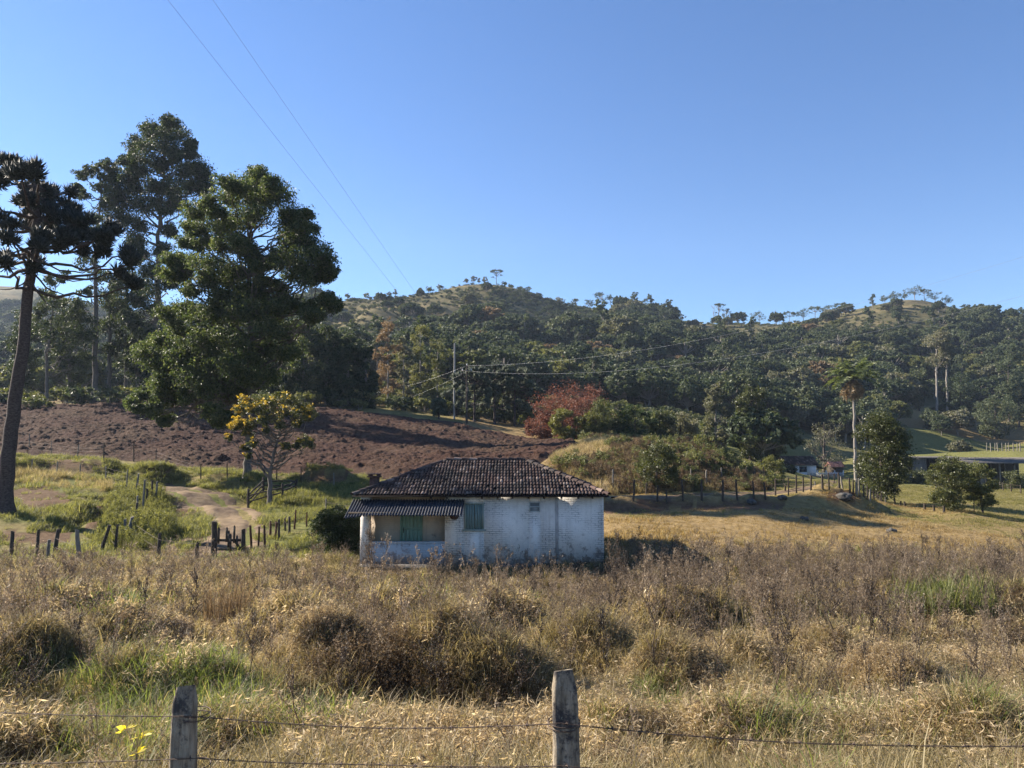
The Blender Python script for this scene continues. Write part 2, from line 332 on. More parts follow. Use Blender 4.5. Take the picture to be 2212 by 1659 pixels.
# ------------------------------------------------------------------ ploughed field, its own sheet of tilled earth
def build_field():
    def line(pts, px): return np.interp(px, [p[0] for p in pts], [p[1] for p in pts])
    top = [(-400, 113), (0, 110), (250, 112), (500, 117), (750, 121), (1000, 116), (1150, 108), (1260, 92)]
    bot = [(-400, 74), (0, 73), (200, 72), (350, 69), (520, 67), (640, 66), (850, 61), (1000, 61), (1150, 66), (1260, 80)]
    nx, ny = 900, 330
    px = np.linspace(-400, 1260, nx); q = np.linspace(0, 1, ny)
    d0 = line(bot, px) + (fbm(px / 60, px * 0 + 3, 31) - .5) * 5; d1 = line(top, px) + (fbm(px / 60, px * 0 + 9, 33) - .5) * 4
    D = d0[None] + (d1 - d0)[None] * q[:, None]; X = (px[None] - 1106) / F * D
    zb = hz(X, D)
    edge = np.minimum(np.minimum(q, 1 - q)[:, None] * 14, 1) * np.minimum(np.minimum(np.arange(nx), np.arange(nx)[::-1])[None] / 12, 1)
    row = .5 + .5 * np.sin((D + .12 * X + (fbm(X / 9, D / 9, 41) - .5) * 6) * 2 * math.pi / 1.7)
    cl = fbm(X / .75, D / .34, 43, 3); cl2 = vnoise(X / 1.6, D / .9, 47); lump = np.clip(vnoise(X / 2.8, D / .9, 49) - .72, 0, 1) / .28
    z = zb + .02 + edge * (.20 * row * cl2 + .40 * cl * (.35 + cl2) + .34 * lump * cl + .16 * vnoise(X / .28, D / .3, 48))
    m = MB(); m.add(np.stack([X, D, z], -1).reshape(-1, 3), grid_faces(ny, nx))
    t = NT('tilled_red_earth'); pos = t.pos(); n1 = t.noise(.12, pos, 4); n2 = t.noise(4, pos, 6, .7)
    c = t.ramp(n2, [(.25, (.032, .0150, .0098)), (.5, (.068, .036, .026)), (.75, (.118, .070, .050))])
    c = t.mix(t.math('MULTIPLY', t.ramp(n1, [(.42, (0, 0, 0)), (.62, (1, 1, 1))]), .35), c, (.10, .07, .042))
    o = m.build('ploughed_field', t.done(t.bsdf(c, .95, t.bump(n2, 1.0, .25), .1)), smooth=True); tag(o, kind='structure')
build_field()

def ribbon(name, pts, width, mat, n=120, zoff=.03, rough=.1, seed=1):
    """a track laid on the ground along ground points"""
    pts = np.array(pts, float); t = np.concatenate([[0], np.cumsum(np.linalg.norm(np.diff(pts[:, :2], axis=0), axis=1))]); t /= t[-1]
    s = np.linspace(0, 1, n); cx = np.interp(s, t, pts[:, 0]); cy = np.interp(s, t, pts[:, 1])
    for _ in range(6):
        cx[1:-1] = (cx[:-2] + 2 * cx[1:-1] + cx[2:]) / 4; cy[1:-1] = (cy[:-2] + 2 * cy[1:-1] + cy[2:]) / 4
    tx = np.gradient(cx); ty = np.gradient(cy); L = np.hypot(tx, ty); nx, ny = ty / L, -tx / L
    k = 25; u = np.linspace(-1, 1, k)
    w = width / 2 * (1 + (fbm(s * 25, s * 0 + seed, 51)[:, None] - .5) * .8 * np.abs(u)[None])
    X = cx[:, None] + nx[:, None] * u[None] * w; Y = cy[:, None] + ny[:, None] * u[None] * w
    rut = -.13 * (np.exp(-((np.abs(u) - .5) / .14) ** 2))[None]
    zz = hz(X, Y) + zoff + (.05 + rut) * (1 - np.abs(u)[None] ** 6) - .07 * np.abs(u)[None] ** 6 + (fbm(X / .5, Y / .5, 53) - .5) * rough
    m = MB(); m.add(np.stack([X, Y, zz], -1).reshape(-1, 3), grid_faces(n, k)); o = m.build(name, mat, smooth=True); tag(o, kind='structure'); return o
t = NT('beaten_track_earth'); pos = t.pos(); n2 = t.noise(2.2, pos, 6, .7); n1 = t.noise(.5, pos, 3)
c = t.ramp(n2, [(.25, (.065, .043, .029)), (.5, (.135, .094, .063)), (.8, (.27, .205, .135))])
c = t.mix(t.ramp(n1, [(.45, (0, 0, 0)), (.65, (.7, .7, .7))]), c, (.28, .205, .12))
track_mat = t.done(t.bsdf(c, .95, t.bump(n2, .8, .08), .1))
ribbon('dirt_track', [G(375, 1208, 26, 60), G(430, 1196, 26, 60), G(480, 1172, 26, 60), G(505, 1135, 26, 60), G(478, 1100, 30, 70), G(430, 1074, 30, 70), G(372, 1056, 30, 70), G(318, 1048, 30, 70)], 4.4, track_mat)
ribbon('farm_lane', [G(1330, 1077, 48, 70), G(1480, 1075, 48, 70), G(1600, 1070, 48, 70), G(1690, 1064, 48, 75), G(1745, 1056, 50, 90), G(1790, 1050, 50, 110), G(1800, 1040, 60, 150)], 2.4, track_mat, seed=4)
# ------------------------------------------------------------------ shared materials
wood_dark = simple_mat('weathered_dark_wood', (.025, .02, .016), (.10, .082, .066), 6, .9, .5, .02, .15, (6, 6, .7))
wood_grey = simple_mat('weathered_grey_wood', (.10, .088, .074), (.27, .245, .21), 5, .9, .5, .02, .15, (7, 7, .6))
wood_red = simple_mat('red_brown_stake_wood', (.06, .028, .018), (.15, .075, .05), 5, .9, .5, .02, .15, (7, 7, .6))
wire_mat = simple_mat('rusty_wire', (.05, .032, .024), (.15, .11, .09), 30, .7, .1, .002, .4, None, .4)
steel_wire = simple_mat('galvanised_wire', (.32, .33, .34), (.42, .43, .44), 30, .5, 0, .002, .5, None, .6)
tin_grey = simple_mat('old_grey_sheet', (.085, .078, .07), (.17, .155, .14), 1.2, .9, .2, .02, .1)
rust = simple_mat('rusty_iron', (.03, .02, .016), (.11, .06, .04), 14, .8, .3, .005)

def painted_brick(name, base, line, grime, brick_amt=1.0, bw=.25, bh=.08, thr=.54, base_h=2.0):
    t = NT(name); ob = t.obj(); sx = t.n('SeparateXYZ', {0: ob})
    u = t.math('ADD', sx.outputs[0], sx.outputs[1])
    wob = t.noise(2.2, ob, 3); wob = t.math('MULTIPLY', t.math('SUBTRACT', wob, .5), .05)
    uv = t.n('CombineXYZ', {0: u, 1: t.math('ADD', sx.outputs[2], wob), 2: 0.0}).outputs[0]
    br = t.n('TexBrick', {'Vector': uv, 'Scale': 1.0, 'Mortar Size': .011, 'Mortar Smooth': .4, 'Brick Width': bw, 'Row Height': bh,
                          'Color1': (1, 1, 1, 1), 'Color2': (.8, .8, .8, 1), 'Mortar': (0, 0, 0, 1)})
    n1 = t.noise(.9, ob, 5, .6); n2 = t.noise(7, ob, 5, .7); n3 = t.noise(2.6, ob, 6, .75)
    open_ = t.ramp(t.math('ADD', t.math('MULTIPLY', n1, .6), t.math('MULTIPLY', n2, .4)), [(thr - .06, (0, 0, 0)), (thr + .07, (1, 1, 1))])
    joint = t.math('MULTIPLY', br.outputs['Fac'], open_)
    c = t.ramp(n2, [(.3, tuple(k * .86 for k in base)), (.65, base)])
    c = t.mix(t.math('MULTIPLY', t.ramp(n3, [(.52, (0, 0, 0)), (.72, (1, 1, 1))]), .45), c, grime)
    # splashed earth on the lowest courses, patches where the paint is gone
    low = t.math('SUBTRACT', 1.0, t.math('DIVIDE', sx.outputs[2], base_h), True)
    lost = t.ramp(t.math('ADD', t.math('MULTIPLY', n3, .8), t.math('MULTIPLY', low, .27)), [(.57, (0, 0, 0)), (.63, (1, 1, 1))])
    c = t.mix(t.math('MULTIPLY', lost, .65), c, (.20, .15, .125))
    c = t.mix(t.math('MULTIPLY', joint, .95 * brick_amt), c, line)
    streak = t.noise(1.0, t.n('Mapping', {'Vector': ob, 'Scale': (5, 5, .35)}).outputs[0], 4, .6)
    c = t.mix(t.math('MULTIPLY', t.ramp(streak, [(.52, (0, 0, 0)), (.72, (1, 1, 1))]), .45), c, grime)
    h = t.math('SUBTRACT', t.math('MULTIPLY', n2, .35), t.math('MULTIPLY', br.outputs['Fac'], t.math('ADD', .25, joint)))
    return t.done(t.bsdf(c, .9, t.bump(h, .7 * brick_amt + .1, .02), .2))
white_wall = painted_brick('white_painted_brick', (.90, .85, .775), (.07, .065, .06), (.42, .37, .31))
porch_paint = painted_brick('faded_peach_plaster', (.80, .66, .52), (.3, .25, .2), (.48, .40, .33), .4, thr=.6)
blue_paint = painted_brick('pale_blue_plaster', (.50, .57, .62), (.16, .18, .2), (.34, .38, .40), .6)
plinth_mat = simple_mat('dark_stone_plinth', (.07, .065, .06), (.2, .19, .18), 4, .95, .6, .03)
def plank_paint(name, c1, c2, under, pl=.16):
    t = NT(name); ob = t.obj(); n = t.noise(5, t.n('Mapping', {'Vector': ob, 'Scale': (3, 3, .5)}).outputs[0], 6, .7)
    c = t.ramp(n, [(.25, under), (.38, c1), (.7, c2)])
    w = t.n('TexWave', {'Vector': ob, 'Scale': 1 / pl / 2 * .318 * 3.1416 / 1.0 * .32, 'Distortion': 0.0}).outputs['Fac']
    return t.done(t.bsdf(c, .6, t.bump(n, .3, .01), .35))
green_paint = plank_paint('sea_green_paint', (.27, .43, .34), (.38, .55, .44), (.2, .2, .17))
teal_paint = plank_paint('faded_teal_paint', (.15, .235, .23), (.24, .33, .32), (.30, .32, .30))
frame_paint = plank_paint('pale_green_frame_paint', (.26, .33, .30), (.36, .42, .38), (.3, .26, .2))
def tile_mat():
    t = NT('old_clay_tile'); ob = t.obj(); r = t.n('NewGeometry').outputs['Random Per Island']
    n = t.noise(1.1, ob, 5, .7); n2 = t.noise(22, ob, 4, .7)
    c = t.ramp(r, [(0, (.050, .030, .025)), (.5, (.095, .056, .046)), (.8, (.17, .11, .09)), (1, (.30, .23, .19))])
    c = t.mix(t.ramp(n, [(.40, (0, 0, 0)), (.62, (.85, .85, .85))]), c, (.032, .029, .028))
    c = t.mix(t.ramp(n2, [(.62, (0, 0, 0)), (.75, (.6, .6, .6))]), c, (.22, .20, .17))
    return t.done(t.bsdf(c, .85, t.bump(n2, .4, .01), .25))
clay = tile_mat()
deck_trough_mat = simple_mat('dark_deck_and_trough_shade', (.012, .009, .008), (.03, .02, .016), 5, .95)  # roof deck, and the trough tiles with shade put into their colour
asb = simple_mat('sooty_fibre_cement', (.022, .024, .032), (.075, .078, .09), 2.5, .8, .2, .01, .3)

def wall_panel(m, x0, x1, z0, z1, y0, y1, holes):
    """a wall with openings, made of boxes that butt end to end; holes: x0,x1,z0,z1"""
    xs = sorted({x0, x1, *[h[0] for h in holes], *[h[1] for h in holes]})
    for a, b in zip(xs, xs[1:]):
        hs = sorted([h for h in holes if h[0] <= a + 1e-6 and h[1] >= b - 1e-6], key=lambda h: h[2]); z = z0
        for h in hs:
            if h[2] > z: m.box(a, b, y0, y1, z, h[2])
            z = h[3]
        if z1 > z: m.box(a, b, y0, y1, z, z1)

def roof_slope(m, e0, e1, r0, r1, rng, tw=.128, tl=.30):
    """clay barrel tiles over a slope: eave e0-e1, ridge r0-r1 (equal points for a hip end)"""
    e0, e1, r0, r1 = [np.array(p, float) for p in (e0, e1, r0, r1)]
    ux = e1 - e0; L = np.linalg.norm(ux); ux /= L
    up = (r0 + r1) / 2 - (e0 + e1) / 2; up -= ux * (up @ ux); H = np.linalg.norm(up); uy = up / H; nz = np.cross(ux, uy)
    if nz[2] < 0: nz = -nz
    a0 = (r0 - e0) @ ux; a1 = (r1 - e0) @ ux
    rows = int(math.ceil(H / tl)); seg = 6; ang = np.linspace(0, math.pi, seg + 1)
    for i in range(rows):
        v0 = i * tl; v1 = min(v0 + tl * 1.12, H)
        vm = (v0 + v1) / 2 / H
        lo = a0 * vm; hi = L + (a1 - L) * vm
        nt = int((hi - lo) / tw); 
        sagr = rng.normal(0, .006)
        for k in range(int(L / tw) + 1):
            u = k * tw + tw / 2
            if u < lo + .02 or u > hi - .02: continue
            du, dz, tl_ = rng.normal(0, .008), rng.normal(0, .006) + sagr, rng.normal(0, .015)
            if rng.random() < .01: continue
            rA, rB = tw * .47, tw * .40
            P0 = np.stack([u + du - rA * np.cos(ang), np.full(seg + 1, v0 + tl_), dz + .035 + .042 * np.sin(ang)], 1)
            P1 = np.stack([u + du - rB * np.cos(ang), np.full(seg + 1, v1 + tl_), .004 + .034 * np.sin(ang)], 1)
            Q = np.vstack([P0, P1, P0 - [0, 0, .014]])
            W = e0 + Q[:, :1] * ux + Q[:, 1:2] * uy + Q[:, 2:] * nz
            j = np.arange(seg); n = seg + 1
            m.add(W, np.vstack([np.stack([j, j + 1, n + j + 1, n + j], 1), np.stack([2 * n + j, 2 * n + j + 1, j + 1, j], 1)]))
            # trough tile between two caps, coloured near black as painted shade
        for k in range(int(L / tw) + 2):
            u = k * tw
            if u < lo + .02 or u > hi - .02: continue
            P0 = np.stack([u + tw * .45 * np.cos(ang), np.full(seg + 1, v0), .036 - .030 * np.sin(ang)], 1)
            P1 = np.stack([u + tw * .45 * np.cos(ang), np.full(seg + 1, v1), .020 - .018 * np.sin(ang)], 1)
            Q = np.vstack([P0, P1]); W = e0 + Q[:, :1] * ux + Q[:, 1:2] * uy + Q[:, 2:] * nz
            j = np.arange(seg); n = seg + 1
            m.add(W, np.stack([j, j + 1, n + j + 1, n + j], 1), 1)
def ridge_caps(m, a, b, rng, r=.10, step=.33):
    a = np.array(a, float); b = np.array(b, float); L = np.linalg.norm(b - a); t = (b - a) / L
    s = np.cross(t, [0, 0, 1.0]); s /= np.linalg.norm(s); n = np.cross(s, t); ang = np.linspace(-.25, math.pi + .25, 8)
    for i in range(int(L / step)):
        p0 = a + t * (i * step) + n * (.03 + rng.normal(0, .008)); p1 = a + t * (i * step + step * 1.12) + n * .01
        A = p0 + r * 1.08 * (np.cos(ang)[:, None] * s + np.sin(ang)[:, None] * n * .85); B = p1 + r * .9 * (np.cos(ang)[:, None] * s + np.sin(ang)[:, None] * n * .85)
        j = np.arange(7); m.add(np.vstack([A, B]), np.stack([j, j + 1, 8 + j + 1, 8 + j], 1))

def build_house():
    D0 = 28.0
    xl = P(779, 1100, D0)[0]; xr = P(1304, 1100, D0)[0]; W = xr - xl; zb = hz(np.linspace(xl, xr, 9), np.full(9, D0)).min() - .15
    root = empty('farmhouse', (xl, D0, zb))
    tag(root, 'low white brick farmhouse with hipped clay roof standing in the weeds', 'house')
    X = lambda zx, d=D0: P(707.8 + .288 * zx, 1100, d)[0] - xl
    Z = lambda zy, d=D0: P(1106, 929 + .288 * zy, d)[2] - zb
    HW = Z(503); DP = 6.2; T = .16
    pl = .32
    xp0, xp1 = X(315), X(880)
    wx0, wx1, wz0, wz1 = X(1027), X(1172), Z(745), Z(555)
    vx0, vx1, vz0, vz1 = X(1512), X(1594), Z(614), Z(538)
    w = MB()
    wall_panel(w, xp1, W, pl, HW, 0, T, [(wx0, wx1, wz0, wz1), (vx0, vx1, vz0, vz1)])
    w.box(0, xp0, 0, T, pl, HW)
    w.box(0, T, T, DP - T, pl, HW); w.box(W - T, W, T, DP - T, pl, HW); w.box(0, W, DP - T, DP, pl, HW)
    w.box(xp1, xp1 + T, T, 1.3, pl, HW)
    w.build('wall', white_wall, root)
    # concrete post line and old patch, a few millimetres proud
    p = MB(); p.box(X(1706), X(1730), -.006, .0, .5, HW - .02); p.build('concrete_pier', simple_mat('bare_cement', (.30, .28, .26), (.52, .5, .48), 4, .95, .4, .01), root)
    b = MB(); dx0, dx1 = X(545, 29.3), X(712, 29.3); dz1 = pl + 2.1
    wall_panel(b, T, xp1, pl, HW, 1.3, 1.3 + T, [(dx0, dx1, pl, dz1)])
    b.build('porch_wall', porch_paint, root)
    q = MB(); q.box(xp0, xp1, .02, .02 + T, pl, Z(848)); q.box(xp0 - .003, xp1 + .003, .0, .04 + T, Z(848), Z(848) + .05)
    q.build('porch_parapet', blue_paint, root)
    fl = MB(); fl.box(T, xp1, .02 + T, 1.3, 0, pl); fl.build('porch_slab', plinth_mat, root)
    f = MB(); f.box(-.04, W + .04, -.05, T, 0, pl - .002); f.box(-.04, T, T, DP, 0, pl - .002); f.box(W - T, W + .04, T, DP, 0, pl - .002); f.box(-.04, W + .04, DP, DP + .05, 0, pl - .002)
    f.build('plinth', plinth_mat, root)
    # door: planks with battens and a latch
    dm = MB(); npk = 5; pw = (dx1 - dx0 - .12) / npk
    for k in range(npk): dm.box(dx0 + .06 + k * pw + .004, dx0 + .06 + (k + 1) * pw - .004, 1.34 + .004 * (k % 2), 1.38, pl + .01, dz1 - .06)
    for zz in (pl + .3, pl + 1.1, dz1 - .35): dm.box(dx0 + .09, dx1 - .09, 1.325, 1.34, zz, zz + .1)
    door = dm.build('door', green_paint, root)
    hm = MB(); hm.tube([(dx0 + .14, 1.30, pl + 1.0), (dx0 + .14, 1.28, pl + 1.06), (dx0 + .14, 1.28, pl + 1.14), (dx0 + .14, 1.32, pl + 1.2)], .012, 6); hm.build('handle', rust, door)
    df = MB()
    for a, c in ((dx0, dx0 + .055), (dx1 - .055, dx1)): df.box(a, c, 1.27, 1.46, pl, dz1)
    df.box(dx0 + .055, dx1 - .055, 1.27, 1.46, dz1 - .055, dz1); df.build('door_frame', green_paint, root)
    # shuttered window
    fr = MB(); e = .055
    fr.box(wx0, wx0 + e, -.035, T, wz0, wz1); fr.box(wx1 - e, wx1, -.035, T, wz0, wz1)
    fr.box(wx0 - .04, wx1 + .04, -.04, T - .01, wz1, wz1 + e); fr.box(wx0 - .07, wx1 + .07, -.07, T - .01, wz0 - e, wz0)
    win = fr.build('window_frame', frame_paint, root)
    sh = MB(); a0, a1 = wx0 + e + .004, wx1 - e - .004; mid = (a0 + a1) / 2; n = 3; pw = (mid - .006 - a0) / n
    for side in (0, 1):
        sh = MB(); s0 = a0 if side == 0 else mid + .006
        for k in range(n): sh.box(s0 + k * pw + .003, s0 + (k + 1) * pw - .003, .02 + .005 * (k % 2), .055, wz0 + .006, wz1 - .006)
        s_ = sh.build('shutter', teal_paint, win)
    # small vent window: upper louvre, lower pane
    vf = MB(); e = .035
    vf.box(vx0, vx0 + e, -.02, T, vz0, vz1); vf.box(vx1 - e, vx1, -.02, T, vz0, vz1); vf.box(vx0 + e, vx1 - e, -.02, T, vz1 - e, vz1); vf.box(vx0 + e, vx1 - e, -.02, T, vz0, vz0 + e)
    zm = vz0 + (vz1 - vz0) * .5; vf.box(vx0 + e, vx1 - e, -.018, T, zm - .014, zm + .014)
    v = vf.build('vent_window', simple_mat('pale_iron_paint', (.42, .47, .48), (.55, .6, .6), 9, .6), root)
    gl = NT('dusty_glass'); gm = gl.done(gl.bsdf((.22, .25, .26), .25, None, .5))
    g = MB(); g.box(vx0 + e, vx1 - e, .03, .036, vz0 + e, zm - .014); g.build('pane', gm, v)
    g = MB()
    for k in range(5):
        zz = zm + .03 + k * .028; g.add([(vx0 + e, .02, zz), (vx1 - e, .02, zz), (vx1 - e, .05, zz + .03), (vx0 + e, .05, zz + .03)], [(0, 1, 2, 3)])
    g.build('louvre', gm, v)
    # roof
    ov = .42; ez = HW + .10; rr = np.random.default_rng(5)
    ex0, ex1, ey0, ey1 = X(182, D0 - ov), X(2112, D0 - ov), -ov, DP + ov
    ry = DP / 2; rx0, rx1 = X(888, D0 + ry), X(1480, D0 + ry); rz = P(1106, 994, D0 + ry)[2] - zb
    A, B, Cc, Dd = (ex0, ey0, ez), (ex1, ey0, ez), (ex1, ey1, ez), (ex0, ey1, ez); R0_, R1_ = (rx0, ry, rz), (rx1, ry, rz)
    m = MB(); roof_slope(m, A, B, R0_, R1_, rr); roof_slope(m, B, Cc, R1_, R1_, rr); roof_slope(m, Cc, Dd, R1_, R0_, rr); roof_slope(m, Dd, A, R0_, R0_, rr)
    roof = m.build('roof', [clay, deck_trough_mat], root)
    dk = MB(); V = [A, B, Cc, Dd, R0_, R1_]
    V2 = [(x, y, z - .015) for x, y, z in V] + [(x, y, z - .06) for x, y, z in V]
    dk.add(V2, [(0, 1, 5, 4), (2, 3, 4, 5), (6, 10, 11, 7), (8, 11, 10, 9), (0, 6, 7, 1), (1, 7, 8, 2), (2, 8, 9, 3), (3, 9, 6, 0)]); dk.add(V2, [(1, 2, 5), (3, 0, 4), (7, 11, 8), (9, 10, 6)])
    dk.build('roof_deck', deck_trough_mat, roof)
    rc = MB(); ridge_caps(rc, R0_, R1_, rr)
    for e_, r_ in ((A, R0_), (B, R1_), (Cc, R1_), (Dd, R0_)): ridge_caps(rc, e_, r_, rr)
    rc.build('ridge_caps', clay, roof)
    for zx in (1160, 1275, 1385, 1505, 1620, 1750, 1875, 1980, 900, 780):
        x = X(zx); rf = MB(); sl = (rz - ez) / (ry + ov)
        rf.add([(x - .035, -ov + .08, ez - .14), (x + .035, -ov + .08, ez - .14), (x + .035, -ov + .08, ez - .07), (x - .035, -ov + .08, ez - .07),
                (x - .035, -.004, ez - .14 + sl * .3), (x + .035, -.004, ez - .14 + sl * .3), (x + .035, -.004, ez - .07 + sl * .3), (x - .035, -.004, ez - .07 + sl * .3)],
               [(0, 1, 2, 3), (4, 7, 6, 5), (0, 4, 5, 1), (3, 2, 6, 7), (0, 3, 7, 4), (1, 5, 6, 2)])
        rf.build('rafter_end', wood_dark, roof)
    # chimney
    chx, chy = X(350, D0 + 1.2), 1.15; zc_ = ez + (rz - ez) * (chy + ov) / (ry + ov) * .62
    ch = MB(); ch.box(chx - .17, chx + .17, chy - .17, chy + .17, zc_ - .4, zc_ + .26); ch.box(chx - .25, chx + .25, chy - .25, chy + .25, zc_ + .26, zc_ + .31)
    for sx_ in (-1, 1):
        for sy_ in (-1, 1): ch.box(chx + sx_ * .16 - .05, chx + sx_ * .16 + .05, chy + sy_ * .16 - .05, chy + sy_ * .16 + .05, zc_ + .31, zc_ + .37)
    ch.box(chx - .24, chx + .24, chy - .24, chy + .24, zc_ + .37, zc_ + .40)
    ch.build('chimney', simple_mat('sooty_brick', (.06, .035, .03), (.16, .09, .07), 9, .95, .5, .02), roof)
    # corrugated porch awning
    ay1, ay0 = .02, -1.5; az1, az0 = ez - .19, Z(640, D0 - 1.5); ax0, ax1 = X(122, D0 - 1.5), X(1008, D0 - 1.5)
    nx = 40 * 8; u = np.linspace(0, 1, nx + 1); ny = 7; rng = np.random.default_rng(3)
    m = MB(); V = []
    for side in (0, 1):
        for k in range(ny):
            q_ = k / (ny - 1); sheet = np.floor(u * 4.999); dl = (np.array([0, .03, -.02, .02, .0])[sheet.astype(int)]) * (1 - q_)
            V.append(np.stack([ax0 + (ax1 - ax0) * u, np.full(nx + 1, ay0 + (ay1 - ay0) * q_) + dl, az0 + (az1 - az0) * q_ - .10 * (u < .2) * (1 - q_) * (.2 - u) / .2 + .032 * np.sin(u * 40 * 2 * math.pi) - .008 * side], 1))
    V = np.vstack(V); n = nx + 1; m.add(V, np.vstack([grid_faces(ny, n), grid_faces(ny, n) + ny * n]))
    aw = m.build('porch_awning', asb, root, smooth=True)
    am = MB(); am.box(ax0 + .1, ax1 - .1, ay0 + .25, ay0 + .32, az0 + .02, az0 + .09); am.build('awning_beam', wood_dark, aw)
    # dark bowl hung under the awning
    hb = empty('hanging_bowl', (xl + X(950, D0 - .7), D0 - .7, zb + Z(640, D0 - .7)))
    tag(hb, 'dark round bowl hanging below the right end of the corrugated porch awning', 'hanging bowl')
    prof = [(0.001, -.17), (.09, -.15), (.16, -.08), (.18, 0), (.165, 0), (.145, -.07), (.08, -.13), (.001, -.145)]; n = 20
    an = np.arange(n) / n * 2 * math.pi; v = np.vstack([[(r * math.cos(a), r * math.sin(a), z) for a in an] for r, z in prof])
    f_ = [(i * n + j, i * n + (j + 1) % n, (i + 1) * n + (j + 1) % n, (i + 1) * n + j) for i in range(len(prof) - 1) for j in range(n)]
    m = MB(); m.add(v, f_); m.build('bowl', rust, hb, smooth=True)
    m = MB()
    for k in range(3):
        a = k * 2.1; m.tube([(.17 * math.cos(a), .17 * math.sin(a), 0), (0, 0, .3)], .006, 4)
    m.build('hanger', rust, hb)
build_house()

# ------------------------------------------------------------------ farm buildings far behind
def gable_house(name, label, pl, pr, dep, d, top_py, roof_h, wall_m, roof_m, base_py, cat='house', wins=(), along=True, ov=.35, over_right=0.0):
    x0 = P(pl, base_py, d)[0]; x1 = P(pr, base_py, d)[0]; zb = hz([x0, x1, (x0 + x1) / 2], [d, d, d + dep / 2]).min() - .1
    zt = P(1106, top_py, d)[2]; root = empty(name, (x0, d, zb)); tag(root, label, cat); W = x1 - x0; H = zt - zb; T = .15
    w = MB(); holes = [(W * a, W * b, H * c, H * e) for a, b, c, e in wins]
    wall_panel(w, 0, W, 0, H, 0, T, holes); w.box(0, T, T, dep - T, 0, H); w.box(W - T, W, T, dep - T, 0, H); w.box(0, W, dep - T, dep, 0, H)
    for xx in (0, W - T):
        w.add([(xx, 0, H), (xx + T, 0, H), (xx + T, dep, H), (xx, dep, H), (xx, dep / 2, H + roof_h - .03), (xx + T, dep / 2, H + roof_h - .03)], [(0, 1, 5, 4), (2, 3, 4, 5)])
        w.add([(xx, 0, H), (xx, dep, H), (xx, dep / 2, H + roof_h - .03), (xx + T, 0, H), (xx + T, dep, H), (xx + T, dep / 2, H + roof_h - .03)], [(0, 2, 1), (3, 4, 5)])
    w.build('wall', wall_m, root)
    for a, b, c, e in holes:
        g = MB(); k = .06
        g.box(a, a + k, -.03, T, c, e); g.box(b - k, b, -.03, T, c, e); g.box(a + k, b - k, -.03, T, c, c + k); g.box(a + k, b - k, -.03, T, e - k, e); g.box((a + b) / 2 - .02, (a + b) / 2 + .02, -.02, T, c + k, e - k)
        fr = g.build('window', frame_paint, root)
        g = MB(); g.box(a + k, b - k, .05, .06, c + k, e - k); g.build('pane', dark_glass, fr)
    rng = np.random.default_rng(len(name)); m = MB()
    q = roof_h / (dep / 2); A = (-ov, -ov, H - ov * q + .06); B = (W + ov, -ov, A[2]); Cc = (W + ov, dep + ov, A[2]); Dd = (-ov, dep + ov, A[2]); r0 = (-ov, dep / 2, H + roof_h + .06); r1 = (W + ov, dep / 2, H + roof_h + .06)
    roof_slope(m, A, B, r0, r1, rng, .26, .5); roof_slope(m, Cc, Dd, r1, r0, rng, .26, .5); ridge_caps(m, r0, r1, rng)
    V = [A, B, r1, r0, Cc, Dd]; V = [(x, y, z - .02) for x, y, z in V] + [(x, y, z - .07) for x, y, z in V]
    m.add(V, [(0, 1, 2, 3), (4, 5, 3, 2), (6, 9, 8, 7), (10, 8, 9, 11), (0, 6, 7, 1), (1, 7, 8, 2), (2, 8, 10, 4), (3, 9, 6, 0), (5, 11, 9, 3), (4, 10, 11, 5)])
    rf = m.build('roof', [roof_m, deck_trough_mat], root)
    return root, W, H
gl = NT('dark_window_glass'); dark_glass = gl.done(gl.bsdf((.03, .035, .04), .15, None, .5))
white_far = painted_brick('far_white_plaster', (.74, .74, .73), (.4, .4, .4), (.55, .53, .5), .1, thr=.7)
grey_far = painted_brick('far_grey_plaster', (.15, .145, .14), (.2, .2, .2), (.30, .29, .28), .3, thr=.6)
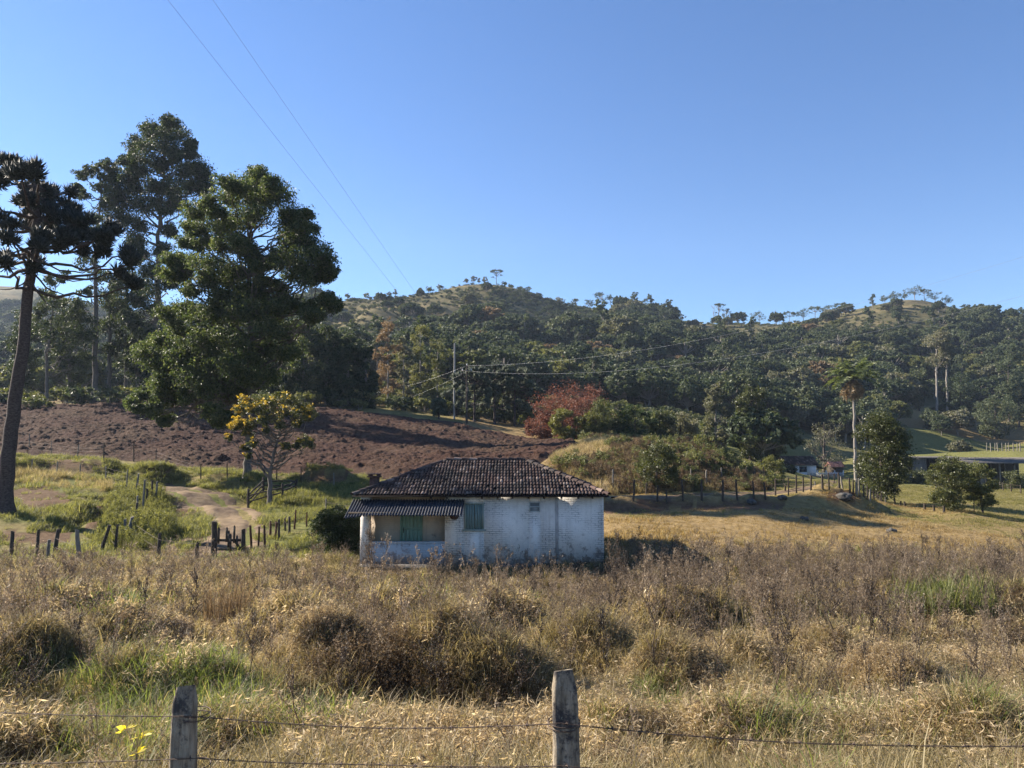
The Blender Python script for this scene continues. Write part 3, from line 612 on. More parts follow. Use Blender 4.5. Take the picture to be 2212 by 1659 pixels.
def build_back():
    rt, W, H = gable_house('cottage', 'small white cottage with brown gabled roof behind the dirt lane', 1700, 1764, 5.2, 148, 1003, 1.5, white_far, clay, 1028, wins=((.42, .68, .42, .85),))
    m = MB(); m.box(W, W + .35, .4, 3.6, 1.1, 1.18); m.add([(W + .02, .3, H - .1), (W + 2.0, .3, H - 1.0), (W + 2.0, 4.2, H - 1.0), (W + .02, 4.2, H - .1)], [(0, 1, 2, 3)])
    m.box(W + 1.85, W + 1.97, .5, .62, 0, H - 1.02); m.box(W + 1.85, W + 1.97, 3.6, 3.72, 0, H - 1.02); m.build('lean_to', wood_dark, rt)
    # white paling gate beside the cottage
    g0 = G(1768, 1029, 100, 200); d = 146.0
    r = empty('paling_fence', (P(1766, 1025, d)[0], d, hz1(P(1790, 1025, d)[0], d))); tag(r, 'low white paling fence between the cottage and the tiled shed', 'fence')
    W_ = P(1822, 1025, d)[0] - r.location.x; n = 24
    for k in range(n + 1):
        m = MB(); x = W_ * k / n; big = k % 8 == 0; m.box(x - (.09 if big else .05), x + (.09 if big else .05), -.03, .05, 0, 1.5 if big else 1.05 + .1 * (k % 2)); m.build('post' if big else 'paling', white_far, r)
    m = MB(); m.box(-.05, W_ + .05, .052, .1, .3, .4); m.box(-.05, W_ + .05, .052, .1, .8, .9); m.build('rail', white_far, r)
    # little tiled shed
    gable_house('tiled_shed', 'tiny dark shed with pinkish tile roof beyond the white paling fence', 1798, 1822, 2.6, 152, 1007, .8, wood_dark, pink_tile, 1024, cat='shed')
    # long barn with pale roof edge
    def barn(name, label, pl, pr, d, dep, roof_top, wall_top, base, bays, roof_m, closed, peak=.9):
        x0 = P(pl, base, d)[0]; x1 = P(pr, base, d)[0]; W = x1 - x0; zb = hz(np.linspace(x0, x1, 5), np.full(5, d + 1)).min() - .1; H = P(1106, wall_top, d)[2] - zb
        r = empty(name, (x0, d, zb)); tag(r, label, 'barn')
        for k in range(bays + 1):
            for yy in (0, dep - .2):
                m = MB(); x = W * k / bays; m.box(x - .1, x + .1, yy, yy + .2, 0, H); m.build('post', wood_grey, r)
        m = MB(); m.box(.1, W - .1, dep - .15, dep - .02, 0, H - .1); m.build('back_wall', wood_dark, r)
        for k in range(bays):
            a, b = W * k / bays + .1, W * (k + 1) / bays - .1
            if closed[k % len(closed)] == 2: m = MB(); m.box(a, b, .05, .17, 0, H - .12); m.build('wall', grey_far, r)
            elif closed[k % len(closed)] == 1: m = MB(); m.box(a, b, .05, .17, 0, H * .45); m.build('wall', grey_far, r)
            else:
                m = MB()
                for q in range(4): m.box(a, b, .08, .13, .25 + q * .4, .37 + q * .4)
                m.build('rail', wood_dark, r)
        m = MB(); zt = P(1106, roof_top, d + dep * .6)[2] - zb
        n = 160; u = np.linspace(0, 1, n); xx = -.5 + (W + 1) * u; cor = .04 * np.sin(u * n / 4 * 2 * math.pi)
        V = np.vstack([np.stack([xx, np.full(n, -.7), H + .04 + cor], 1), np.stack([xx, np.full(n, dep * .6), zt + cor], 1), np.stack([xx, np.full(n, dep + .6), H + .1 + cor], 1),
                       np.stack([xx, np.full(n, -.7), H - .08 + 0 * cor], 1)])
        f = grid_faces(3, n); j = np.arange(n - 1); m.add(V, np.vstack([f, np.stack([3 * n + j, 3 * n + j + 1, j + 1, j], 1)])); m.build('roof', roof_m, r)
    barn('cattle_barn', 'long grey barn with pale roof edge half hidden behind the leafy pasture tree', 1890, 2085, 128, 7, 986, 989, 1030, 7, tin_grey, (1, 0, 1, 2, 1, 1, 0))
    barn('milking_shed', 'open sided shed with broad grey sheet roof at the right edge of the pasture', 2098, 2290, 122, 10, 988, 1000, 1045, 6, tin_grey, (2, 0, 0, 1, 0, 0))
def _pt():
    t = NT('pink_clay_tile'); r = t.n('NewGeometry').outputs['Random Per Island']; return t.done(t.bsdf(t.ramp(r, [(0, (.2, .1, .08)), (1, (.36, .2, .17))]), .85))
pink_tile = _pt()
build_back()
# ------------------------------------------------------------------ foliage
DENSE = 1.05; TWIN = True
def leaf_quads(m, cen, axis, size, rng, aspect=.42, mat=0, fold=.12):
    """diamond leaves: centres (n,3), axis directions (n,3), lengths (n)"""
    n = len(cen); axis = axis / (np.linalg.norm(axis, axis=1)[:, None] + 1e-9)
    rnd = rng.normal(size=(n, 3)); s = np.cross(axis, rnd); s /= np.linalg.norm(s, axis=1)[:, None] + 1e-9; nn = np.cross(axis, s)
    L = np.broadcast_to(np.asarray(size, float), (n,))[:, None]
    a = cen - axis * L * .5; b = cen + axis * L * .5; w = L * aspect * .5
    v = np.stack([a, cen + s * w + nn * L * fold, b, cen - s * w + nn * L * fold], 1).reshape(-1, 3)
    m.add(v, np.arange(4 * n).reshape(n, 4), mat)
def blob(m, c, r, rng, nsub=12, nleaf=40, size=.25, aspect=.42, droop=.5, sub=.42, flat=.85, mat=0, up=.25):
    """a leafy clump: smaller tufts through the outer volume of an ellipsoid"""
    c = np.asarray(c, float); r3 = np.array([r, r, r * flat]) if np.isscalar(r) else np.asarray(r, float)
    u = rng.normal(size=(nsub, 3)); u /= np.linalg.norm(u, axis=1)[:, None]; u[:, 2] += up; rad = rng.uniform(.2, 1.3, nsub) ** .5
    sc = c + u * rad[:, None] * r3 * .85
    sig = r3.mean() * sub * rng.uniform(.6, 1.15, nsub)
    k = rng.normal(size=(nsub, nleaf, 3)); k /= (1 + .35 * np.linalg.norm(k, axis=2)[..., None])
    cen = (sc[:, None] + k * sig[:, None, None] * np.array([1, 1, .75])).reshape(-1, 3)
    ax = rng.normal(size=(nsub * nleaf, 3)) + (cen - c) / (r3.mean() + 1e-6) * .5; ax[:, 2] -= droop
    leaf_quads(m, cen, ax, size * rng.uniform(.6, 1.3, len(cen)), rng, aspect, mat)
    return sc
def curve(a, b, rng, n=6, sag=.0, wob=.06):
    a = np.asarray(a, float); b = np.asarray(b, float); t = np.linspace(0, 1, n)[:, None]; L = np.linalg.norm(b - a)
    p = a + (b - a) * t; off = rng.normal(size=(n, 3)) * L * wob; off *= (np.sin(t * math.pi)); p = p + off; p[:, 2] += (np.sin(t[:, 0] * math.pi)) * L * sag
    return p
def to3(lst, d, rng, R, cx, depth=1.0):
    """photo clumps (px, py, radius px) -> clumps round a trunk, spread in depth as widely as the crown is broad"""
    out = []
    for px, py, r in lst:
        q = np.clip(abs(px - cx) / R, 0, .95); dp = math.sqrt(1 - q * q) * R / F * d * depth; h = rng.uniform(.1, .9)
        out.append((P(px, py, d + dp * h), r / F * d))
        if TWIN: out.append((P(px + rng.uniform(-.5, .5) * r, py + rng.uniform(-.4, .5) * r, d - dp * rng.uniform(.1, .9)), r / F * d * rng.uniform(.8, 1.05)))
    return out
def hero_tree(name, label, base, d, trunk, clumps, leafm, barkm, rng, trunk_r=.3, size=.25, nsub=14, nleaf=45, droop=.6, R=None, group=None, cat='tree', aspect=.42, limb_r=.35,
              depth=1.0, sub=.42, extra=None, flat=.85, low=.25, crown='crown', fork=True):
    """base px,py ; trunk: list of (px,py) from the ground up ; clumps in pixels"""
    cx = np.mean([p[0] for p in trunk]); R = R or max(abs(c[0] - cx) for c in clumps) + 10
    b3 = P(base[0], base[1], d); b3[2] = hz1(b3[0], d) - .15
    T3 = np.array([b3] + [P(px, py, d) for px, py in trunk[1:]])
    root = empty(name, tuple(b3)); tag(root, label, cat, group)
    o = np.array(root.location)
    k = len(T3); tt = np.linspace(0, 1, k); tr = trunk_r * (1 - .8 * tt)
    s = np.linspace(0, 1, 22); pts = np.stack([np.interp(s, tt, T3[:, i]) for i in range(3)], 1)
    pts[1:-1] += rng.normal(size=(20, 3)) * trunk_r * .18
    rr = np.interp(s, tt, tr); rr = rr * (1 + .9 * np.exp(-s / .018))
    m = MB(); m.tube(pts - o, rr, 10)
    cl = to3(clumps, d, rng, R, cx, depth)
    c3 = np.array([c for c, r in cl])
    ends = []
    for c, r in cl:
        # the limb leaves the trunk below its clump
        h = c[2] - np.linalg.norm(c[:2] - np.array([np.interp(c[2], pts[:, 2], pts[:, 0]), np.interp(c[2], pts[:, 2], pts[:, 1])])) * rng.uniform(.5, 1.0)
        h = np.clip(h, pts[0, 2] + (pts[-1, 2] - pts[0, 2]) * low, pts[-1, 2]); j = int(np.clip(np.searchsorted(pts[:, 2], h), 1, 21)); st = pts[j]
        L = np.linalg.norm(c - st); r0 = min(rr[j] * .75, limb_r * trunk_r * (.4 + .06 * L))
        cu = curve(st, c, rng, 8, -.05, .05); m.tube(cu - o, np.linspace(r0, r0 * .25, 8), 6, cap=False)
        ends.append((c, r, r0))
    lm = MB()
    for c, r, r0 in ends:
        ns = max(4, int(nsub * DENSE)); sc = blob(lm, c - o, r * rng.uniform(.75, 1.35), rng, ns, int(nleaf * 1.25), size, aspect, droop, sub, flat)
        for q in sc[: min(ns, 7)]:
            cu = curve(c - o - np.array([0, 0, r * .3]), q, rng, 4, .0, .08); m.tube(cu, np.linspace(r0 * .3, r0 * .08, 4), 4, cap=False)
    m.build('trunk', barkm, root, smooth=True)
    lm.build(crown, leafm, root)
    if extra: extra(root, o, cl, rng)
    return root
def conv(z0x, z0y, s, lst): return [(z0x + x * s, z0y + y * s, r * s) for x, y, r in lst]

bark_grey = simple_mat('pale_smooth_bark', (.12, .10, .085), (.34, .31, .28), 3, .9, .4, .03, .2, (3, 3, .5))
bark_mid = simple_mat('shaded_grey_bark', (.06, .05, .042), (.19, .17, .15), 3, .9, .4, .03, .2, (3, 3, .5))
bark_dark = simple_mat('dark_rough_bark', (.035, .028, .024), (.12, .10, .088), 5, .95, .7, .04, .15, (3, 3, .8))
bark_pine = simple_mat('scaly_araucaria_bark', (.030, .022, .020), (.105, .085, .078), 4, .95, .8, .04, .15, (2, 2, 4))
L_euc = leaf_mat('dark_eucalyptus_leaves', [(.15, (0.026, 0.039, 0.018)), (.5, (0.049, 0.068, 0.029)), (.8, (0.081, 0.096, 0.047)), (.95, (0.130, 0.137, 0.078))], .28, .55, .25)
L_broad = leaf_mat('yellow_green_leaves', [(.15, (.025, .042, .018)), (.5, (.050, .072, .029)), (.8, (.092, .114, .046)), (.95, (.17, .18, .09))], .42, .55, .28, (1, 1, .6))
L_forest = leaf_mat('forest_leaves', [(.1, (.036, .052, .026)), (.45, (.062, .082, .042)), (.75, (.095, .112, .058)), (.95, (.13, .135, .075))], .25, .6, .3, (1, 1, .6))
L_olive = leaf_mat('olive_scrub_leaves', [(.1, (0.068, 0.082, 0.031)), (.5, (0.119, 0.129, 0.051)), (.9, (0.204, 0.196, 0.085))], .28, .6, .3)
L_grey = leaf_mat('grey_green_leaves', [(.1, (0.076, 0.082, 0.051)), (.5, (0.128, 0.129, 0.085)), (.9, (0.221, 0.204, 0.145))], .28, .6, .3)
L_brown = leaf_mat('brownish_leaves', [(.1, (0.111, 0.085, 0.051)), (.5, (0.187, 0.145, 0.085)), (.9, (0.289, 0.221, 0.145))], .28, .6, .3, (1, .8, .5))
L_red = leaf_mat('brick_red_leaves', [(.1, (.085, .040, .027)), (.5, (.165, .073, .047)), (.9, (.25, .125, .080))], .3, .6, .3, (1, .75, .6))
L_palm = leaf_mat('palm_leaflets', [(.1, (.05, .07, .026)), (.5, (.10, .125, .046)), (.9, (.18, .20, .085))], .4, .45, .4)
L_yg = leaf_mat('lime_yellow_leaves', [(.1, (.06, .070, .024)), (.5, (.11, .115, .040)), (.9, (.19, .18, .065))], .35, .5, .35)
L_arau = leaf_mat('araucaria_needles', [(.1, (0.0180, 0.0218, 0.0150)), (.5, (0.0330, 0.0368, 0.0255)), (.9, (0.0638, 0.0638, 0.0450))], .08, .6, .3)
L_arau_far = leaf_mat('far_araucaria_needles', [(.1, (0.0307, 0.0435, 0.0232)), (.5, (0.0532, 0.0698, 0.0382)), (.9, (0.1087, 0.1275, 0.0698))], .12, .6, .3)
L_flower = leaf_mat('golden_blossom', [(.1, (.26, .19, .03)), (.5, (.44, .33, .06)), (.9, (.58, .48, .14))], .35, .6, .2, (1, .88, .45))
L_mid = leaf_mat('mid_tree_leaves', [(.1, (0.0382, 0.0457, 0.0180)), (.5, (0.0660, 0.0765, 0.0277)), (.8, (0.1087, 0.1147, 0.0450)), (.95, (0.1785, 0.1725, 0.0765))], .3, .45, .4)

K1x, K1y, K1 = 0.0, 221.2, .3467
RG = np.random.default_rng(11)
# broad tree in front of the ploughed field
br1 = [(1540,950,70),(1620,1020,60),(1500,1080,70),(1560,1160,70),(1700,1130,60),(1690,1010,60),(1590,440,50),(1600,500,70),(1520,520,70),(1430,540,60),(1700,530,60),(1740,600,60),(1660,600,80),(1560,610,90),(1430,620,80),(1280,650,70),(1210,700,60),(1330,700,80),(1190,780,60),(1260,790,80),
 (1380,780,90),(1500,740,90),(1620,720,80),(1780,700,60),(1850,740,70),(1900,700,50),(1930,790,60),(1800,790,70),(1170,870,60),(1280,880,70),(1400,890,90),(1520,880,80),(1800,900,80),(1900,880,70),(2010,960,70),(2050,1030,50),
 (1950,1000,90),(1850,1000,90),(1750,960,70),(1960,1090,70),(2030,1090,50),(1850,1090,70),(1080,980,70),(1150,1000,80),(1040,1080,60),(1130,1090,80),(1260,1010,80),(1370,1040,90),(1420,1120,80),(1300,1130,80),(1180,1180,60),
 (1640,1130,50),(1480,1210,80),(1380,1230,80),(1600,1230,80),(1720,1220,70),(1030,1310,50),(1130,1310,80),(1240,1340,90),(1360,1350,90),(1480,1340,90),(1620,1330,90),(1740,1310,80),(1850,1270,70),(1950,1300,70),(2050,1220,50),
 (2090,1270,45),(1960,1350,50),(1100,1420,90),(1230,1460,90),(1370,1480,90),(1500,1470,90),(1640,1450,90),(1760,1420,80),(1000,1490,60),(900,1540,60),(960,1570,80),(1080,1550,90),(1200,1590,90),(1350,1600,90),(1500,1600,90),(1650,1580,90),(1800,1560,80)]
br2 = [(1000,60,70),(1150,60,100),(1300,70,100),(1450,100,90),(1600,90,90),(1050,150,90),(1200,170,100),(1350,200,100),(1500,190,90),(1000,230,60),(900,290,45),(860,385,42),(850,340,40),(1050,260,70),(1020,330,70),
 (1000,410,60),(1060,460,45),(1150,290,70),(1300,300,80),(1420,300,70),(1330,390,55),(1390,470,50),(1450,420,55),(1500,300,70),(1620,220,70),(1720,190,60)]
hero_tree('broadleaf_tree', 'huge broad leafy tree with low hanging boughs in front of the ploughed field', (532, 1045), 60, [(532, 1045), (536, 985), (540, 800), (538, 560), (545, 400)],
          conv(K1x, K1y, K1, br1) + conv(0, 752, .34, br2), L_broad, bark_mid, RG, .36, .235, 15, 54, .8, R=200, sub=.60, depth=.7, flat=.75)
# tallest eucalyptus
e1 = [(1060,130,60),(1000,170,50),(920,180,50),(1100,210,65),(970,250,70),(870,270,55),(1190,265,38),(1185,330,50),(1080,320,70),(890,350,65),(810,370,45),(990,390,70),(1205,395,60),(1265,455,55),(1285,535,45),(1120,430,80),
 (880,440,70),(790,480,65),(720,545,70),(830,555,70),(960,530,70),(1080,550,80),(1190,530,65),(740,640,70),(880,670,70),(1000,650,70),(1100,630,65),(760,740,70),(870,780,65),(1050,800,50),(840,870,60),(880,960,60),(1000,930,50),
 (930,1050,70),(1040,1100,60),(900,1160,80),(850,1250,80),(960,1300,80),(880,1400,70),(950,1460,70),(800,1330,60)]
hero_tree('eucalyptus_tree', 'tallest dark eucalyptus rising to a pointed top behind the broad tree', (333, 866), 112, [(333, 866), (340, 640), (343, 520), (350, 420), (364, 270)],
          conv(K1x, K1y, K1, e1), L_euc, bark_mid, RG, .5, .38, 18, 48, .9, R=90, sub=.50)
e2 = [(640,395,45),(700,405,40),(560,430,45),(515,465,40),(475,540,40),(520,575,40),(625,525,45),(680,475,40),(700,440,36),(650,640,60),(695,600,50),(620,700,60),(600,800,60),(640,900,50),(560,1000,60),(620,1100,55),(540,1180,50),(650,1200,50)]
hero_tree('eucalyptus_tree', 'slender eucalyptus with a loose open top and long pale bare trunk', (205, 864), 112, [(205, 864), (207, 700), (205, 585), (212, 480), (225, 370)],
          conv(K1x, K1y, K1, e2), L_euc, bark_mid, RG, .42, .40, 9, 34, .9, R=50, sub=.40)
e3 = [(700,1100,50),(740,1160,45),(660,1250,55),(740,1270,60),(690,1340,55),(780,1380,55),(720,1430,55),(650,1400,45),(760,1500,60),(690,1560,55)]
hero_tree('eucalyptus_tree', 'thin eucalyptus with bare straight trunk close beside the slender open topped one', (236, 862), 118, [(236, 862), (237, 720), (238, 640), (240, 590)],
          conv(K1x, K1y, K1, e3), L_euc, bark_mid, RG, .34, .40, 9, 34, .9, R=40, sub=.42)
e4 = [(330,1120,45),(400,1080,45),(290,1200,50),(360,1260,60),(270,1290,45),(230,1400,55),(330,1400,65),(420,1350,60),(430,1450,65),(500,1500,70),(290,1480,50),(380,1540,55),(520,1350,55),(570,1440,55),(480,1260,50),(520,1600,60),(220,1330,40)]
hero_tree('eucalyptus_tree', 'low thin eucalyptus at the left end of the row behind the araucaria', (101, 868), 108, [(101, 868), (102, 760), (112, 690), (120, 610)],
          conv(K1x, K1y, K1, e4), L_euc, bark_mid, RG, .26, .38, 9, 30, .9, R=70, sub=.45)
e5 = [(880,1560,60),(940,1620,70),(830,1640,60),(990,1700,70),(900,1720,70)]
hero_tree('eucalyptus_tree', 'shaded eucalyptus with pale trunk just left of the broad tree', (296, 866), 114, [(296, 866), (298, 790), (300, 700)],
          conv(K1x, K1y, K1, e5 + [(830,1480,50),(860,1540,60),(960,1500,60),(780,1600,50)]), L_euc, bark_mid, RG, .36, .42, 9, 36, .8, R=60)

# dark trees behind, right of the broad tree
def wild_tree(name, label, px, py, top, w, d, leafm, barkm, n=16, size=None, trunk_r=None, crown_lo=.3, group=None, seed=1, nsub=9, nleaf=34, aspect=.45, droop=.5, lean=0, cat='tree', sub=.42, shape='oval', fill=1.0):
    rng = np.random.default_rng(seed); h = py - top; cl = []
    for i in range(n):
        t = (i + rng.uniform(0, 1)) / n; yy = top + h * (1 - crown_lo) * t
        if shape == 'oval': half = w / 2 * math.sqrt(max(.08, 1 - (2 * t - 1.0) ** 2 * .85))
        elif shape == 'cone': half = w / 2 * (.25 + .75 * t)
        else: half = w / 2 * (1 - .55 * t)
        r = w * rng.uniform(.13, .22) * fill; xx = px + lean * (1 - t) + rng.uniform(-1, 1) * max(half - r * .6, 2)
        cl.append((xx, yy + r * .8, r))
    sz = size or max(.12, .9 * d / 731 * 1.5); tr = trunk_r or max(.08, h / F * d * .018)
    return hero_tree(name, label, (px, py), d, [(px, py), (px + lean * .3, py - h * .3), (px + lean * .6, py - h * .6), (px + lean, top + h * .06)], cl, leafm, barkm, rng, tr, sz, nsub, nleaf, droop, R=w / 2, group=group, aspect=aspect, sub=sub, cat=cat, low=crown_lo * .4 + .1)
for i, (px, py, top, w, lab) in enumerate([(655, 874, 690, 105, 'dark crowded eucalyptus directly behind the right flank of the broad tree'),
        (705, 878, 700, 90, 'dark eucalyptus second along the shaded row at the field edge'), (752, 882, 722, 84, 'dark bushy eucalyptus at the field edge left of the sparse brown ones'),
        (790, 886, 748, 66, 'lowest dark eucalyptus ending the shaded row at the field edge'), (600, 872, 705, 100, 'dark eucalyptus mostly hidden behind the middle of the broad tree')]):
    wild_tree('eucalyptus_tree', lab, px, py, top, w, 124 + i, L_euc, bark_grey, 20, .42, .3, .12, 'dark eucalyptus row at the field edge', 30 + i, 11, 40)
for i, (px, py, top, w, lab) in enumerate([(838, 886, 688, 62, 'tallest sparse brownish eucalyptus left of the two power poles'), (872, 890, 722, 60, 'sparse olive eucalyptus between the tallest brownish one and the poles'),
        (908, 894, 698, 74, 'loose olive eucalyptus just left of the pale power pole'), (945, 900, 730, 66, 'thin olive eucalyptus right behind the pale power pole'), (815, 884, 760, 50, 'low brownish eucalyptus beside the dark row')]):
    wild_tree('eucalyptus_tree', lab, px, py, top, w, 138 + 3 * i, L_brown if i in (0, 4) else L_grey if i == 1 else L_olive, bark_grey, 16, .38, .22, .22, 'sparse eucalyptus by the power poles', 50 + i, 7, 26, .4, .9)
for i, (px, py, top, w, lab) in enumerate([(150, 868, 655, 84, 'mid height eucalyptus filling the gap left of the slender open topped one'), (272, 870, 575, 92, 'dark leafy eucalyptus between the slender one and the tallest one'), (58, 868, 672, 80, 'low dark eucalyptus right beside the araucaria trunk')]):
    wild_tree('eucalyptus_tree', lab, px, py, top, w, 122 + i, L_euc, bark_mid, 20, .34, .3, .22, 'dark eucalyptus row at the field edge', 150 + i, 9, 36)
wild_tree('autumn_tree', 'spreading tree of brick red leaves at the foot of the hill', 1226, 948, 836, 172, 112, L_red, bark_dark, 32, .26, .2, .12, None, 61, 10, 34)
wild_tree('autumn_tree', 'small dull red shrub tree at the left foot of the brick red tree', 1168, 948, 888, 70, 110, L_red, bark_dark, 10, .26, .1, .1, None, 62, 8, 26)
for i, (px, py, top, w, lm, lab) in enumerate([(1215, 955, 880, 66, L_yg, 'lime yellow bushy tree standing before the brick red tree'), (1268, 960, 892, 78, L_yg, 'pale lime bush right of the lime yellow one'),
        (1305, 958, 864, 92, L_olive, 'olive bushy tree touching the right side of the brick red tree'), (1372, 955, 872, 90, L_broad, 'feathery bright green thicket tree behind the scrubby mound'),
        (1425, 952, 888, 66, L_mid, 'dull green bushy tree behind the scrubby mound'), (1470, 955, 894, 72, L_grey, 'round grey green tree behind the top of the scrubby mound'), (1345, 950, 905, 60, L_yg, 'low lime bush between the olive tree and the feathery thicket')]):
    wild_tree('bushy_tree', lab, px, py, top, w, 104 + i, lm, bark_dark, 16, .26, .12, .05, 'bushy trees along the field end', 70 + i, 9, 34)
wild_tree('gum_tree', 'tall narrow grey green tree left of the large dark tree', 1546, 985, 820, 66, 128, L_grey, bark_grey, 18, .36, .25, .12, None, 81, 9, 30)
wild_tree('shade_tree', 'large dark full tree behind the little white cottage lane', 1624, 1012, 830, 82, 122, L_mid, bark_dark, 26, .34, .4, .16, None, 82, 11, 38)
wild_tree('shade_tree', 'lower dark tree leaning against the right of the large full tree', 1670, 1010, 890, 54, 126, L_mid, bark_dark, 18, .34, .3, .15, None, 83, 10, 34)
wild_tree('thorn_tree', 'half bare grey brown tree above the cottage roof', 1780, 1020, 908, 112, 158, L_grey, bark_dark, 16, .34, .35, .25, None, 84, 4, 14)
wild_tree('pasture_tree', 'leafy rounded tree standing on the pasture before the cattle barn', 1903, 1086, 893, 132, 57, L_mid, bark_dark, 30, .17, .14, .22, None, 85, 11, 36)
wild_tree('pasture_tree', 'small forked tree with dark low leaves left in the pasture clump', 2058, 1109, 985, 108, 48, L_mid, bark_dark, 22, .13, .08, .22, 'pasture clump', 86, 9, 30, lean=-14)
wild_tree('pasture_tree', 'small leaning tree right in the pasture clump', 2124, 1111, 1000, 84, 48.5, L_olive, bark_dark, 18, .13, .07, .3, 'pasture clump', 87, 8, 28, lean=-12)
wild_tree('sapling', 'thin bare stemmed sapling between the two trees of the pasture clump', 2104, 1111, 1030, 46, 48.2, L_olive, bark_dark, 8, .11, .035, .45, 'pasture clump', 88, 5, 14)
wild_tree('mound_tree', 'shrubby tree growing on the front of the scrubby mound', 1418, 1062, 950, 100, 56, L_mid, bark_dark, 20, .15, .1, .08, None, 89, 9, 32)
wild_tree('bush', 'small yellow green bush at the right foot of the scrubby mound', 1668, 1030, 984, 62, 88, L_yg, bark_dark, 12, .2, .08, .1, None, 90, 8, 28, cat='bush')
wild_tree('bush', 'dark bush in front of the cottage wall', 1704, 1034, 1004, 44, 120, L_mid, bark_dark, 10, .25, .08, .1, None, 91, 8, 24, cat='bush')
wild_tree('shrub_tree', 'dense dark round shrub tree with crooked stem beside the farmhouse', 728, 1214, 1096, 122, 32, L_euc, bark_dark, 34, .085, .085, .42, None, 92, 12, 44, lean=8)
for i, (px, py, top, w, lab) in enumerate([(2075, 905, 806, 82, 'round tree alone on the shaded slope right of the tall twin gums'), (2178, 872, 735, 70, 'round dark tree on the slope at the right edge'), (2150, 938, 852, 90, 'low spreading tree low on the shaded slope'),
        (2200, 905, 815, 60, 'dark slope tree cut by the right edge of the photo'), (1985, 880, 795, 60, 'dark tree at the foot of the forest left of the round slope tree'), (2010, 932, 885, 44, 'small round tree at the lower edge of the shaded slope')]):
    wild_tree('slope_tree', lab, px, py, top, w, 262 - (py - 870) * .5, L_forest, bark_dark, 16, .62, .3, .15, 'trees on the shaded slope', 100 + i, 8, 26)
for i, (px, py, top, w, lab) in enumerate([(2023, 862, 712, 66, 'tall gum with long pale bare trunk and thin crown above the forest edge'), (2045, 858, 728, 40, 'slimmer twin of the tall gum right beside it')]):
    wild_tree('gum_tree', lab, px, py, top, w, 245, L_grey, bark_grey, 12, .6, .42, .55, None, 110 + i, 8, 24)

for i, (px, py, top, w, lab) in enumerate([(1945, 1052, 1012, 60, 'low dark shrub in front of the left end of the cattle barn'), (1990, 1050, 1016, 54, 'second low shrub before the cattle barn'), (2030, 1052, 1014, 56, 'third low shrub before the cattle barn, behind the pasture clump'), (2190, 1062, 1018, 62, 'dark shrub in front of the open milking shed')]):
    wild_tree('shrub', lab, px, py, top, w, 112 + i, L_mid, bark_dark, 12, .24, .08, .03, None, 140 + i, 9, 28, cat='shrub')

# ------------------------------------------------------------------ araucarias
def spikes(m, c, r, rng, n, ln, th, up=.35, mat=0, dirn=None):
    """a tuft of needle covered twigs curving up and out"""
    u = rng.normal(size=(n, 3)); u[:, 2] += up
    if dirn is not None: u += np.asarray(dirn) * .8
    u /= np.linalg.norm(u, axis=1)[:, None]
    st = c + u * r * rng.uniform(.0, .45, (n, 1)); L = ln * rng.uniform(.7, 1.2, (n, 1))
    mid = st + u * L * .55; tip = st + u * L + np.array([0, 0, 1]) * L * .22
    s = np.cross(u, rng.normal(size=(n, 3))); s /= np.linalg.norm(s, axis=1)[:, None]; w = np.cross(u, s); a = th
    def ring(p, k): return [p + s * a * k, p + (-.5 * s + .87 * w) * a * k, p + (-.5 * s - .87 * w) * a * k]
    V = np.stack(ring(st, .7) + ring(mid, 1.0) + [tip], 1).reshape(-1, 3); b = (np.arange(n) * 7)[:, None]
    q = [(0, 1, 4, 3), (1, 2, 5, 4), (2, 0, 3, 5)]; t_ = [(3, 4, 6), (4, 5, 6), (5, 3, 6)]
    m.add(V, (b[:, :, None] + np.array(q)[None]).reshape(-1, 4), mat); m.add(V, (b[:, :, None] + np.array(t_)[None]).reshape(-1, 3), mat)
